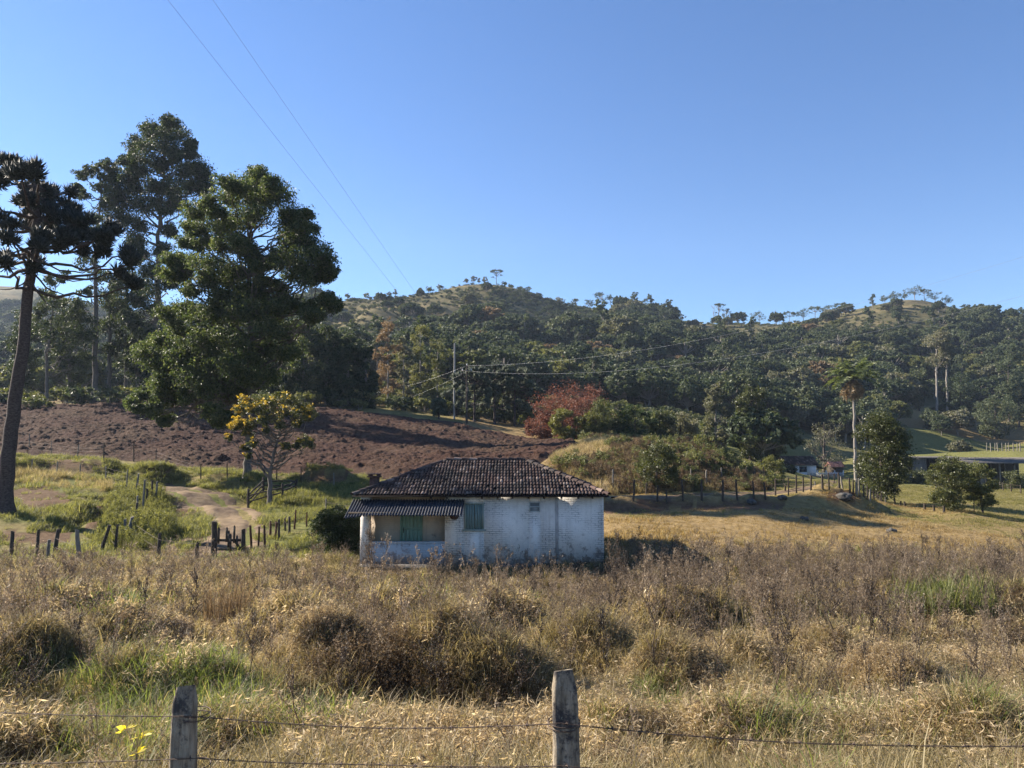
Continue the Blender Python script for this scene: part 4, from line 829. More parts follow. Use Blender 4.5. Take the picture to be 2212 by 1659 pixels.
def araucaria(name, label, base, d, trunk, tufts, rng, trunk_r, ns, ln, th, leafm, R, group=None, bare=()):
    b3 = P(base[0], base[1], d); b3[2] = hz1(b3[0], d) - .15; T3 = np.array([b3] + [P(px, py, d) for px, py in trunk[1:]])
    root = empty(name, tuple(b3)); tag(root, label, 'tree', group); o = b3
    tt = np.linspace(0, 1, len(T3)); s = np.linspace(0, 1, 26); pts = np.stack([np.interp(s, tt, T3[:, i]) for i in range(3)], 1); rr = trunk_r * (1 - .6 * s) * (1 + .8 * np.exp(-s / .02))
    pts[1:-1] += rng.normal(size=(24, 3)) * trunk_r * .1
    m = MB(); m.tube(pts - o, rr, 12); lm = MB(); cx = trunk[-1][0]
    for px, py, r in tufts:
        q = np.clip(abs(px - cx) / R, 0, .95); dy = rng.uniform(-1, 1) * math.sqrt(1 - q * q) * R / F * d; c = P(px, py, d + dy); r3 = r / F * d
        hd = np.linalg.norm(c[:2] - pts[-1, :2]); h = np.clip(c[2] - hd * rng.uniform(.0, .25) - .2, pts[8, 2], pts[-1, 2]); j = int(np.clip(np.searchsorted(pts[:, 2], h), 1, 25))
        cu = curve(pts[j], c, rng, 8, -.10, .03); m.tube(cu - o, np.linspace(min(.11, trunk_r * .35), .035, 8), 6, cap=False)
        dirn = (c - pts[j]) / (np.linalg.norm(c - pts[j]) + 1e-6)
        k = max(4, int(round((r3 / .55) ** 2 * 3.6)))
        for _ in range(k):
            u = rng.normal(size=3); u /= np.linalg.norm(u); cc = c + u * r3 * rng.uniform(.2, .75) * np.array([1, 1, .8])
            spikes(lm, cc - o, r3 * .4, rng, ns, ln, th, .45, dirn=dirn * .5)
            m.tube(curve(c - o - dirn * r3 * .3, cc - o, rng, 4, 0, .05), np.linspace(.03, .015, 4), 4, cap=False)
    for a, b in bare:
        m.tube(curve(P(*a, d) - o, P(*b, d - .6) - o, rng, 7, -.12, .02), np.linspace(.06, .02, 7), 5, cap=False)
    m.build('trunk', bark_pine, root, smooth=True); lm.build('crown', leafm, root)
    return root
at = [(200,420,70),(160,560,80),(280,560,70),(200,620,70),(300,650,70),(450,690,80),(310,770,80),(460,830,90),(180,770,60),(230,900,60),(60,370,90),(0,470,100),(130,460,90),(240,450,70),(210,540,80),(330,590,85),(400,640,65),(230,690,65),(330,700,90),(450,750,110),(530,740,70),(380,860,100),(280,840,75),(560,850,90),(640,840,85),(650,930,85),(780,950,70),(820,1000,50),
      (820,1140,75),(40,760,70),(60,850,65),(30,960,50),(50,1010,45),(220,980,60),(200,1040,50),(700,800,60),(520,930,60),(-60,700,90),(-120,850,90),(-140,560,100),(-250,760,110),(-300,900,90),(-200,980,70),(-60,930,60),(170,700,50),(740,1060,50),(440,560,50),(120,620,40)]
araucaria('araucaria_tree', 'big dark araucaria with bent trunk and spiky tufted crown at the left edge', (8, 1116), 42, [(8, 1116), (20, 960), (42, 800), (64, 620), (76, 520), (77, 400)],
          conv(K1x, K1y, K1, at), np.random.default_rng(77), .42, 60, .48, .034, L_arau, 200,
          bare=(((72, 590), (160, 640)), ((68, 600), (0, 625)), ((76, 560), (230, 575)), ((74, 545), (0, 550)), ((76, 530), (-40, 540)), ((74, 570), (200, 600)), ((70, 610), (110, 660))))
def far_arau(label, px, py, top, w, d, seed, grp):
    rng = np.random.default_rng(seed); tu = []
    for i in range(44):
        a = rng.uniform(-1, 1); ring = rng.uniform(0, 1)
        tu.append((px + a * w / 2, top + 8 + (py - top) * (.02 + .12 * a * a + .62 * ring ** 1.6), w * .085))
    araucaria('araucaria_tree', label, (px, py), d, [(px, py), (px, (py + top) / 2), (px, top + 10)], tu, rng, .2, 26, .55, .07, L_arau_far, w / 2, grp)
for i, (px, py, top, w, lab) in enumerate([(1025, 913, 788, 84, 'flat topped araucaria immediately right of the dark power pole'), (1068, 917, 782, 96, 'middle araucaria of the grove with the highest flat crown'),
        (1112, 924, 786, 92, 'araucaria of the grove nearest to the brick red tree'), (1142, 930, 822, 66, 'lower darker araucaria on the right rim of the grove'), (986, 908, 836, 56, 'low young araucaria between the two power poles'),
        (1090, 915, 812, 90, 'shorter araucaria filling the back of the grove')]):
    far_arau(lab, px, py, top, w, 122 + 2 * i, 120 + i, 'araucaria grove')
far_arau('small young araucaria left of the pale power pole', 948, 905, 858, 26, 120, 130, None)

# ------------------------------------------------------------------ yellow flowering tree
def yellow(root, o, cl, rng):
    fm = MB()
    for k, (c, r) in enumerate(cl):
        w = YF[k // 2] * .6
        if w: blob(fm, c - o + np.array([-.1, -.1, .15]), r * .95, rng, int(6 * w) + 3, int(16 * w) + 5, .12, .8, 0, .35)
    fm.build('blossom', L_flower, root)
yt = [(700,130,70),(760,180,60),(650,200,50),(640,290,50),(600,340,40),(570,420,30),(820,140,60),(900,130,60),(980,110,60),(1060,110,60),(1140,140,60),(1220,180,60),(1270,230,55),(1180,220,60),(1080,210,70),(960,220,70),(850,260,60),(760,290,60),(720,380,50),(1020,320,50),(1150,300,50),(880,360,40),(1200,470,55),(1270,480,45),(1150,480,40),(780,480,40),(1050,500,35),(700,520,30),(720,580,25)]
YF = [1.6,1.6,1.4,1.5,1.3,1,.7,.6,.4,.3,.4,1,1.4,.5,.3,.3,.4,.6,.6,.2,.3,.2,.35,.3,.2,.15,.1,.3,.3]
hero_tree('flowering_tree', 'small tree with golden yellow blossom inside the log pen by the track', (583, 1078), 49.5, [(583, 1078), (583, 1045), (585, 1010), (598, 960), (606, 925), (612, 890)],
          conv(353.9, 840.6, .2507, yt), L_mid, bark_mid, np.random.default_rng(5), .17, .13, 10, 40, .4, R=85, extra=yellow, limb_r=.6, low=.3)

# ------------------------------------------------------------------ palm
def palm():
    d = 132.0; rng = np.random.default_rng(8); b = P(1846, 985, d); b[2] = hz1(b[0], d) - .2; top = P(1843, 818, d)
    root = empty('palm_tree', tuple(b)); tag(root, 'tall single palm with a skirt of dead brown fronds before the dark forest', 'palm tree')
    m = MB(); m.tube(curve(np.zeros(3), top - b, rng, 12, 0, .006), np.linspace(.27, .19, 12), 10); m.build('trunk', bark_grey, root, smooth=True)
    gm = MB(); bm = MB()
    def frond(mm, az, el, L, droop, wid):
        n = 14; t = np.linspace(0, 1, n); dirh = np.array([math.cos(az), math.sin(az), 0]); p = np.zeros((n, 3)); a = el
        for i in range(1, n):
            a -= droop / n; p[i] = p[i - 1] + (dirh * math.cos(a) + np.array([0, 0, math.sin(a)])) * L / n
        p += top - b; mm.tube(p, np.linspace(.06, .02, n), 4, cap=False); s = np.array([-math.sin(az), math.cos(az), 0])
        k = 46; tt = np.linspace(.12, 1, k); base = np.stack([np.interp(tt, t, p[:, i]) for i in range(3)], 1)
        for sgn in (-1, 1):
            ln = wid * np.sin(np.clip(tt * 1.05, 0, 1) * math.pi * .85 + .35)[:, None] * rng.uniform(.8, 1.1, (k, 1))
            ax = sgn * s + dirh * .5 + np.array([0, 0, -.35]) + rng.normal(0, .18, (k, 3)); ax /= np.linalg.norm(ax, axis=1)[:, None]
            leaf_quads(mm, base + ax * ln * .5, ax, ln[:, 0], rng, .17, 0, .03)
    for i in range(34): frond(gm, i * 2.4 + rng.uniform(-.2, .2), rng.uniform(.25, 1.5), rng.uniform(5.8, 7.4), rng.uniform(1.2, 2.0), 1.25)
    for i in range(32): frond(bm, i * 2.4 + rng.uniform(-.3, .3), rng.uniform(-1.25, -.7), rng.uniform(4.0, 5.2), rng.uniform(.5, .9), 1.1)
    gm.build('crown', L_palm, root); bm.build('dead_fronds', L_brown, root)
palm()
# ------------------------------------------------------------------ forest on the hills
def forest_proto(name, kind, leafm, seed):
    """one tree of about 8 m with its root at the origin; trunk and crown in a single mesh because it is seen from 250 m and more"""
    rng = np.random.default_rng(seed); m = MB()
    if kind == 'round':
        m.tube(curve((0, 0, -1), (.2, 0, 4), rng, 5, 0, .02), np.linspace(.22, .1, 5), 5, 1)
        for i in range(30):
            a = i * 2.39996 + rng.uniform(-.3, .3); zz = 1 - (i + .5) / 30 * 1.25; q = math.sqrt(max(0, 1 - zz * zz)) if zz > 0 else 1.0
            c = np.array([q * math.cos(a) * 2.75, q * math.sin(a) * 2.75, 3.0 + 2.5 * zz + rng.uniform(-.35, .35)]) * rng.uniform(.93, 1.07); blob(m, c, rng.uniform(.8, 1.25), rng, 8, 30, .46, .62, .2, .40, .8)
            m.tube(curve((.1, 0, 1.5), c, rng, 4, 0, .04), np.linspace(.1, .04, 4), 4, 1, False)
    elif kind == 'flat':
        m.tube(curve((0, 0, -1), (.3, 0, 6.5), rng, 6, 0, .03), np.linspace(.2, .1, 6), 5, 1)
        for i in range(11):
            a = rng.uniform(0, 6.28); q = math.sqrt(rng.uniform(0, 1)) * 3.2; c = np.array([q * math.cos(a), q * math.sin(a), 6.8 - .08 * q * q + rng.uniform(-.4, .4)])
            blob(m, c, rng.uniform(.8, 1.2), rng, 6, 24, .5, .6, .1, .42, .55); m.tube(curve((.2, 0, 4), c, rng, 4, -.06, .04), np.linspace(.1, .04, 4), 4, 1, False)
    elif kind == 'tall':
        m.tube(curve((0, 0, -1), (.2, 0, 9), rng, 6, 0, .015), np.linspace(.2, .06, 6), 5, 1)
        for i in range(13):
            t = i / 12; a = rng.uniform(0, 6.28); q = rng.uniform(.2, 1.5) * math.sin(.4 + 2.4 * t); c = np.array([q * math.cos(a), q * math.sin(a), 3 + 6.5 * t])
            blob(m, c, rng.uniform(.7, 1.1), rng, 5, 24, .48, .55, .4, .42); m.tube(curve((.1, 0, 2 + 5.5 * t), c, rng, 4, 0, .04), np.linspace(.07, .03, 4), 4, 1, False)
    elif kind == 'bush':
        for i in range(8):
            a = rng.uniform(0, 6.28); q = rng.uniform(0, 1.3); c = np.array([q * math.cos(a), q * math.sin(a), .9 + rng.uniform(-.4, .6)]); blob(m, c, rng.uniform(.55, .9), rng, 5, 22, .36, .55, .1, .45)
            m.tube(curve((0, 0, -.5), c, rng, 4, 0, .04), np.linspace(.06, .03, 4), 4, 1, False)
    o = m.build(name, [leafm, bark_grey]); return o
FKIND = [('round', L_forest), ('round', L_forest), ('round', L_olive), ('flat', L_forest), ('flat', L_mid), ('tall', L_forest), ('tall', L_grey), ('round', L_grey), ('bush', L_olive), ('bush', L_forest), ('round', L_brown)]
FP = [forest_proto('forest_tree', k, l, 200 + i) for i, (k, l) in enumerate(FKIND)]

def stuff_scatter(name, protos, pts, rot, scl, idx):
    """ground cover nobody could count: one object whose copies are drawn by geometry nodes"""
    pc = bpy.data.collections.new(name + '_kinds')
    for i, p in enumerate(protos):
        for c in list(p.users_collection): c.objects.unlink(p)
        p.name = '%s_kind_%02d' % (name, i); pc.objects.link(p)
    me = bpy.data.meshes.new(name); me.from_pydata([tuple(p) for p in pts], [], [])
    o = bpy.data.objects.new(name, me); col.objects.link(o); tag(o, kind='stuff')
    a = me.attributes.new('rot', 'FLOAT_VECTOR', 'POINT'); a.data.foreach_set('vector', np.asarray(rot, np.float32).ravel())
    a = me.attributes.new('scl', 'FLOAT_VECTOR', 'POINT'); a.data.foreach_set('vector', np.asarray(scl, np.float32).ravel())
    a = me.attributes.new('idx', 'INT', 'POINT'); a.data.foreach_set('value', np.asarray(idx, np.int32).ravel())
    g = bpy.data.node_groups.new(name, 'GeometryNodeTree')
    g.interface.new_socket('Geometry', in_out='INPUT', socket_type='NodeSocketGeometry'); g.interface.new_socket('Geometry', in_out='OUTPUT', socket_type='NodeSocketGeometry')
    N = g.nodes.new; gi = N('NodeGroupInput'); go = N('NodeGroupOutput'); ip = N('GeometryNodeInstanceOnPoints'); ci = N('GeometryNodeCollectionInfo')
    ci.inputs['Collection'].default_value = pc; ci.inputs['Separate Children'].default_value = True; ci.inputs['Reset Children'].default_value = True
    def na(n, t):
        x = N('GeometryNodeInputNamedAttribute'); x.data_type = t; x.inputs['Name'].default_value = n; return x.outputs['Attribute']
    e2r = N('FunctionNodeEulerToRotation'); g.links.new(na('rot', 'FLOAT_VECTOR'), e2r.inputs[0])
    g.links.new(gi.outputs[0], ip.inputs['Points']); g.links.new(ci.outputs[0], ip.inputs['Instance']); ip.inputs['Pick Instance'].default_value = True
    g.links.new(na('idx', 'INT'), ip.inputs['Instance Index']); g.links.new(e2r.outputs[0], ip.inputs['Rotation']); g.links.new(na('scl', 'FLOAT_VECTOR'), ip.inputs['Scale'])
    g.links.new(ip.outputs[0], go.inputs[0])
    md = o.modifiers.new('scatter', 'NODES'); md.node_group = g
    return o

def hill_trees():
    rng = np.random.default_rng(21); N = 40000
    th = rng.uniform(-.80, .80, N); r = np.sqrt(rng.uniform(122 ** 2, 560 ** 2, N)); fl = rng.random(N) < .13; r = np.where(fl, np.sqrt(rng.uniform(500 ** 2, 800 ** 2, N)), r); th = np.where(fl, rng.uniform(-.80, -.24, N), th); x = r * np.sin(th); y = r * np.cos(th); z = hz(x, y)
    px, py = ground_px(x, y, z)
    dens = np.full(N, .72); clump = fbm(x / 45, y / 45, 61, 3); scl = (.6 + 1.1 * rng.random(N) ** 1.6) * (.75 + .6 * clump); kind = rng.choice([0, 0, 0, 1, 1, 1, 2, 0, 3, 5, 7, 1], N); kind[rng.random(N) < .015] = 10
    # dry grassland with low scrub on the left shoulder of the middle hill and along the crest
    dry = inpoly(px, py, [(690, 795), (690, 560), (1110, 560), (1160, 650), (1090, 682), (1000, 716), (920, 738), (840, 768)])
    dry |= inpoly(px, py, [(1100, 560), (1330, 560), (1330, 690), (1240, 690), (1150, 670)])
    dens = np.where(dry, .35 + .65 * sstep(.42, .62, clump), dens)
    small = dry & (rng.random(N) < .97); scl = scl * np.where(r < 300, .95, 1.05)
    crest = inpoly(px, py, [(1440, 640), (1860, 640), (1860, 712), (1720, 735), (1650, 750), (1580, 765), (1470, 760)]) | inpoly(px, py, [(1835, 640), (1920, 640), (2080, 668), (2085, 715), (1990, 738), (1900, 738), (1840, 718)])
    dens = np.where(crest, .22, dens); scl = scl * np.where(r > 370, .82, 1.0); small |= crest & (rng.random(N) < .93)
    face = inpoly(px, py, [(1060, 600), (1180, 640), (1335, 690), (1345, 750), (1200, 742), (1060, 722)]); dens = np.where(face, .9, dens); small |= face
    kind9 = face | (dry & (rng.random(N) < .5))
    bare = inpoly(px, py, [(1860, 1010), (1990, 815), (2100, 790), (2240, 760), (2400, 760), (2400, 1010)]) & (r < 345); dens = np.where(bare, .03, dens)
    bare2 = inpoly(px, py, [(2100, 745), (2240, 715), (2240, 840), (2170, 800)]); dens = np.where(bare2, .05, dens)
    lefth = px < 640; dens = np.where(lefth & (r > 420), .55, dens); dens = np.where(lefth & (r <= 420), .30 * sstep(.4, .6, clump), dens)
    dens = np.where((r < 200), .75, dens); dens = np.where((px > 1650) & (r < 215), 0, dens)
    under = (r < 190) & (px > 790) & (px < 1640); dens = np.where(under, np.where(px > 1180, .4, .9), dens); small |= under
    fr = np.interp(px, [790, 1000, 1150, 1300, 1640], [128, 126, 124, 118, 128]); dens = np.where(under & (y < fr), 0, dens)
    lf = (px < 790) & (r < 190); dens = np.where(lf, np.where((px > 560) & (y > 122), .6, .22), dens); small |= lf
    rid = np.interp(px, [0, 740, 870, 1000, 1150, 1250, 1500, 1900, 2000, 2212], [800, 430, 440, 470, 460, 490, 500, 500, 510, 510]); dens = np.where((r > 520) & (px < 640), .95, dens); dens = np.where((y > rid - 2) & (px > 700), .06, dens); small |= (y > rid - 8) & (px > 700)
    kind = np.where(small, 8 + ((rng.random(N) < .4) | kind9), kind); scl = np.where(small, rng.uniform(.3, .85, N) * np.where(face, 1.4, 1) * np.where(r < 190, 1.6, 1), scl)
    # thin out so that crowns touch but do not stack
    ok = rng.random(N) < dens; order = np.argsort(-scl); cell = {}; keep = np.zeros(N, bool)
    for i in order:
        if not ok[i]: continue
        rad = (1.5 if small[i] else 3.2) * scl[i]; k = (int(x[i] // 8), int(y[i] // 8)); bad = False
        for a in (-1, 0, 1):
            for b in (-1, 0, 1):
                for j in cell.get((k[0] + a, k[1] + b), ()):
                    if (x[i] - x[j]) ** 2 + (y[i] - y[j]) ** 2 < (.66 * (rad + (1.5 if small[j] else 3.0) * scl[j])) ** 2: bad = True; break
        if not bad: keep[i] = True; cell.setdefault(k, []).append(i)
    I = np.where(keep)[0]
    # the far hill on the left, wooded too
    vis = I[(px[I] > -40) & (px[I] < 2260)]
    # how large each one shows; the crown must peek above what stands in front of it
    app = np.where(small[vis], 2.2, 7.5) * scl[vis] / r[vis]; app = np.where((px[vis] < 640), app * .5, app)
    big = vis[np.argsort(-app)[:290]]; bs = set(big.tolist())
    names = {0: 'rounded dark green tree standing in the forest on the hillside', 1: 'rounded dark green tree standing in the forest on the hillside', 2: 'rounded olive tree standing in the forest on the hillside',
             3: 'flat crowned dark tree standing in the forest on the hillside', 4: 'flat crowned olive green tree standing in the forest on the hillside', 5: 'narrow upright dark tree standing in the forest on the hillside',
             6: 'narrow upright grey green tree standing in the forest on the hillside', 7: 'rounded grey green tree standing in the forest on the hillside', 8: 'low olive bush on the dry hillside', 9: 'low dark bush on the dry hillside', 10: 'rounded brownish tree standing in the forest on the hillside'}
    for i in big:
        k = int(kind[i]); o = FP[k].copy(); col.objects.link(o); o.name = 'forest_tree'; o.location = (x[i], y[i], z[i]); o.rotation_euler = (0, 0, rng.uniform(0, 6.28)); s = scl[i]; o.scale = (s, s, s * rng.uniform(.9, 1.2))
        o.scale = (s * 1.15, s * 1.15, o.scale[2]); tag(o, names[k], 'bush' if k in (8, 9) else 'tree', {0: 'round dark', 1: 'round dark', 2: 'round olive', 3: 'flat dark', 4: 'flat olive', 5: 'upright dark', 6: 'upright grey', 7: 'round grey', 8: 'olive', 9: 'dark', 10: 'brownish'}[k] + (' bushes on the hillside' if k in (8, 9) else ' forest trees on the hillside'))
    J = np.array([i for i in I if i not in bs]); n = len(J); sc = scl[J]
    print('forest', len(big), n)
    return stuff_scatter('forest', FP, np.stack([x[J], y[J], z[J]], 1), np.stack([np.zeros(n), np.zeros(n), rng.uniform(0, 6.28, n)], 1), np.stack([sc * 1.15, sc * 1.15, sc * rng.uniform(.85, 1.2, n)], 1), kind[J])
hill_trees()

# trees standing out on the skyline
def crest_tree(label, px, d, h, kind, leafm, seed, w=None, name='ridge_tree', grp=None):
    rng = np.random.default_rng(seed); x = XY(px, d); z = hz1(x, d); root = empty(name, (x, d, z)); tag(root, label, 'tree', grp); m = MB(); t = MB(); w = w or h * .6
    if kind == 'umbrella':
        t.tube(curve((0, 0, -.5), (rng.uniform(-.3, .3), 0, h * .92), rng, 6, 0, .02), np.linspace(h * .026, h * .012, 6), 6)
        for i in range(9):
            a = rng.uniform(0, 6.28); q = math.sqrt(rng.uniform(0, 1)) * w / 2; c = np.array([q * math.cos(a), q * math.sin(a), h * .93 - .06 * q * q]); blob(m, c, w * .17, rng, 6, 26, .45, .6, 0, .45, .45); t.tube(curve((0, 0, h * .62), c, rng, 5, -.1, .03), np.linspace(h * .012, h * .005, 5), 4, cap=False)
        for q in ((-.3, .55), (.35, .66), (.1, .12), (-.2, .08)):
            c = np.array([q[0] * w, 0, h * q[1]]); blob(m, c, w * .12, rng, 5, 20, .4, .6, 0, .45, .5); t.tube(curve((0, 0, h * max(.02, q[1] - .08)), c, rng, 4, 0, .03), np.linspace(h * .01, h * .005, 4), 4, cap=False)
    elif kind == 'dead':
        t.tube(curve((0, 0, -.5), (rng.uniform(-.3, .3), 0, h), rng, 6, 0, .03), np.linspace(h * .02, h * .006, 6), 5)
        for i in range(9):
            zz = h * rng.uniform(.35, .9); a = rng.uniform(0, 6.28); c = np.array([math.cos(a) * w * .3, math.sin(a) * w * .3, zz + h * .18]); t.tube(curve((0, 0, zz), c, rng, 4, 0, .06), np.linspace(h * .009, h * .003, 4), 4, cap=False)
    else:
        t.tube(curve((0, 0, -.5), (rng.uniform(-.3, .3), 0, h * .85), rng, 6, 0, .03), np.linspace(h * .022, h * .01, 6), 6)
        for i in range(11):
            q = rng.uniform(0, 1); a = rng.uniform(0, 6.28); rr = w / 2 * math.sqrt(rng.uniform(0, 1)) * math.sin(.5 + 2.4 * q); c = np.array([rr * math.cos(a), rr * math.sin(a), h * (.42 + .5 * q)]); blob(m, c, w * .2, rng, 5, 24, .42, .6, 0, .42)
            t.tube(curve((0, 0, h * (.2 + .5 * q)), c, rng, 4, 0, .04), np.linspace(h * .01, h * .005, 4), 4, cap=False)
    t.build('trunk', bark_grey, root)
    if m.n: m.build('crown', leafm, root)
CR = [('umbrella shaped tree alone on the very top of the middle hill', 1072, 466, 11.5, 'umbrella', L_forest, 8.5), ('small loose tree left of the umbrella tree on the hilltop', 1046, 466, 6, 'open', L_grey, 4), ('little tree further left on the hilltop', 1022, 468, 6, 'open', L_grey, 4.5),
      ('wispy little tree beside the loose one on the hilltop', 1034, 467, 4.5, 'open', L_grey, 3), ('low round bush tree just right of the umbrella tree', 1090, 465, 3.5, 'open', L_olive, 5), ('small wispy tree at the left end of the hilltop', 1005, 468, 4.5, 'open', L_grey, 3.5),
      ('stacked umbrella crowned tree highest on the right shoulder', 1303, 492, 13, 'umbrella', L_forest, 12), ('second umbrella crowned tree right of the stacked one', 1322, 490, 10, 'umbrella', L_forest, 10), ('dark rounded tree on the shoulder crest', 1340, 488, 8, 'open', L_forest, 8), ('lower umbrella tree ending the shoulder group', 1352, 490, 6, 'umbrella', L_forest, 7),
      ('narrow pointed tree on the shoulder crest', 1382, 492, 7.5, 'open', L_forest, 5), ('plume topped tree on the crest', 1397, 494, 11, 'open', L_forest, 7), ('round tree just after the plume topped tree', 1430, 496, 7, 'open', L_forest, 6), ('tiny lone round tree in the crest gap', 1478, 498, 5, 'open', L_grey, 4.5),
      ('bare grey tree in the skyline trio', 1547, 492, 13, 'dead', L_grey, 7), ('tall dark tree in the middle of the skyline trio', 1558, 492, 15, 'umbrella', L_forest, 7), ('pale loose tree on the right of the skyline trio', 1574, 492, 11, 'open', L_grey, 7),
      ('small dark tree on the crest after the skyline trio', 1612, 491, 7, 'open', L_forest, 6), ('spreading dark tree on the crest left of the snags', 1646, 491, 9, 'open', L_forest, 10), ('leafless snag with two prongs on the crest', 1682, 490, 11, 'dead', L_grey, 5), ('short leafless snag beside the pronged one', 1690, 490, 7, 'dead', L_grey, 4),
      ('flat topped tree on the crest right of the snags', 1712, 489, 8.5, 'umbrella', L_forest, 9), ('first dark round tree of the crest row', 1742, 488, 9, 'open', L_forest, 10), ('second dark round tree of the crest row', 1768, 488, 9.5, 'umbrella', L_forest, 10), ('third dark round tree of the crest row', 1800, 489, 9, 'open', L_forest, 10), ('last tree of the crest row before the dry knoll', 1826, 489, 9, 'umbrella', L_forest, 9),
      ('leftmost bushy tree on the dry knoll', 1922, 500, 6, 'open', L_forest, 7), ('bushy tree second on the dry knoll', 1942, 502, 7.5, 'open', L_forest, 8), ('round tree before the knoll top', 1965, 505, 9, 'open', L_forest, 9), ('highest tree crowning the dry knoll', 1988, 508, 11, 'open', L_forest, 9), ('flat tree just right of the knoll top', 2008, 508, 8.5, 'umbrella', L_forest, 9), ('round tree further right down the knoll', 2032, 508, 8, 'open', L_forest, 9), ('small tree at the right foot of the knoll', 2056, 508, 7, 'open', L_forest, 8),
      ('single small tree on the left skyline shoulder', 838, 436, 4.5, 'open', L_grey, 3.5), ('pair leaning tree on the left skyline shoulder', 850, 437, 5.5, 'open', L_grey, 3), ('low crest bush tree left of the dry top', 905, 448, 4.5, 'open', L_olive, 4), ('round crest bush tree on the rise to the top', 925, 452, 4, 'open', L_olive, 6), ('grey crest bush tree on the rise', 948, 456, 4.5, 'open', L_grey, 5), ('tiny tree on the far left of the middle ridge', 745, 430, 4, 'open', L_grey, 4), ('tiny bush tree by the far left ridge dip', 785, 433, 3.5, 'open', L_olive, 5), ('small crest tree right of the umbrella tree', 1140, 461, 4, 'open', L_olive, 5), ('low crest tree at the start of the shoulder', 1212, 470, 5, 'open', L_grey, 6), ('small crest tree midway on the shoulder', 1245, 480, 6, 'open', L_forest, 6), ('small crest tree before the stacked umbrella', 1275, 486, 7, 'open', L_forest, 7)]
for i, c in enumerate(CR): crest_tree(c[0], c[1], c[2], c[3], c[4], c[5], 300 + i, c[6], grp='trees on the skyline')
# ------------------------------------------------------------------ fences, gate, pen, poles, wires, stones
RF = np.random.default_rng(99)
def stake(h, r, lean, rng, n=6, depth=.3):
    """a hand cut stake: uneven, tapering, slanted top"""
    m = MB(); k = 7; t = np.linspace(-depth / h, 1, k); an = np.arange(n) / n * 2 * math.pi + rng.uniform(0, 1)
    jit = 1 + rng.uniform(-.18, .18, n); off = np.cumsum(rng.normal(0, r * .14, (k, 2)), 0); V = []
    for i, q in enumerate(t):
        rr = r * (1.08 - .22 * max(q, 0)) * jit * (1 + rng.uniform(-.05, .05, n)); x = rr * np.cos(an) + off[i, 0] + lean * q * h; y = rr * np.sin(an) + off[i, 1]; z = np.full(n, q * h)
        if i == k - 1: z = z + (np.cos(an) * rng.uniform(-.5, .5) + np.sin(an) * rng.uniform(-.5, .5)) * r
        V.append(np.stack([x, y, z], 1))
    V = np.vstack(V); i = np.arange(k - 1)[:, None] * n; j = np.arange(n)[None]; j2 = (j + 1) % n
    m.add(V, np.stack([i + j, i + j2, i + n + j2, i + n + j], -1).reshape(-1, 4))
    top = V[-n:]; m.add(np.vstack([top, top.mean(0) + [0, 0, r * .15]]), [(a, (a + 1) % n, n) for a in range(n)])
    return m
def fence(name, label, posts, rng, mats, wires=(.35, .7, 1.0), r=.055, dr=(26, 90), wr=.006, skip=(), depth=None, wmat=None, cat='fence'):
    """posts: (px, py of the foot, py of the top[, lean])"""
    g = [G(p[0], p[1], *dr) if depth is None else np.array([XY(p[0], depth), depth, hz1(XY(p[0], depth), depth)]) for p in posts]
    root = empty(name, tuple(g[0])); tag(root, label, cat); o = g[0]; tops = []
    for i, (p, q) in enumerate(zip(posts, g)):
        h = max(.4, (p[1] - p[2]) / F * q[1]) + max(0, (pix(q)[1] - p[1]) / F * q[1]); h = min(h, 2.4); ln = p[3] if len(p) > 3 else rng.uniform(-.05, .05)
        m = stake(h, r * rng.uniform(.8, 1.25), ln, rng); ob = m.build('post', mats[rng.integers(0, len(mats))], root); ob.location = tuple(q - o); tops.append((q - o, h, ln))
    for w in wires:
        run = []
        for i, (q, h, ln) in enumerate(tops):
            hh = min(w, h * .95); run.append(q + [ln * hh, -r * 1.1, hh])
            if i in skip or i == len(tops) - 1:
                if len(run) > 1:
                    pts = []
                    for a, b in zip(run, run[1:]):
                        for t_ in np.linspace(0, 1, 6)[:-1]: pts.append(a + (b - a) * t_ - np.array([0, 0, .04 * math.sin(t_ * math.pi)]))
                    pts.append(run[-1]); mm = MB(); mm.tube(np.array(pts), wr, 4, cap=False); mm.build('wire', wmat or wire_mat, root)
                run = []
    return root
def Z2(l): return [(x * .34, 752 + b * .34, 752 + a * .34) + tuple(k) for x, a, b, *k in l]          # crop of the left middle of the photo
def Z6(l): return [(1283 + x * .42, 929 + b * .42, 929 + a * .42) + tuple(k) for x, a, b, *k in l]
fence('stake_fence', 'crooked row of grey stakes across the lower left in front of the weedy yard', Z2([(60,1170,1370),(235,1160,1355),(290,1220,1345,.1),(345,1155,1320,.1),(510,1160,1375,-.08),(640,1130,1300,.3),(685,1130,1240,.12),(735,1125,1305),(790,1090,1200),(825,1075,1200,.15),(1005,1180,1330),(1255,1240,1345)]),
      RF, [wood_grey, wood_dark, wood_grey], (.4, .8), .075, (24, 60), .007)
fence('stake_fence', 'row of thin red brown stakes running from the gate up towards the pen', Z2([(1597,1130,1300),(1640,1140,1295),(1680,1130,1290),(1715,1105,1205),(1750,1105,1210),(1778,1090,1215),(1810,1080,1160),(1838,1075,1180),(1870,1030,1150),(1950,1045,1130)]), RF, [wood_red, wood_red, wood_dark], (.5, .9), .055, (30, 60), .006)
fence('stake_fence', 'short line of stakes climbing the left verge of the dirt track', Z2([(858,985,1130),(875,940,1045),(905,840,1030,.05),(935,895,1000),(868,800,900,.1),(963,850,975),(990,850,978)]), RF, [wood_grey, wood_dark], (.5,), .06, (34, 70), .006)
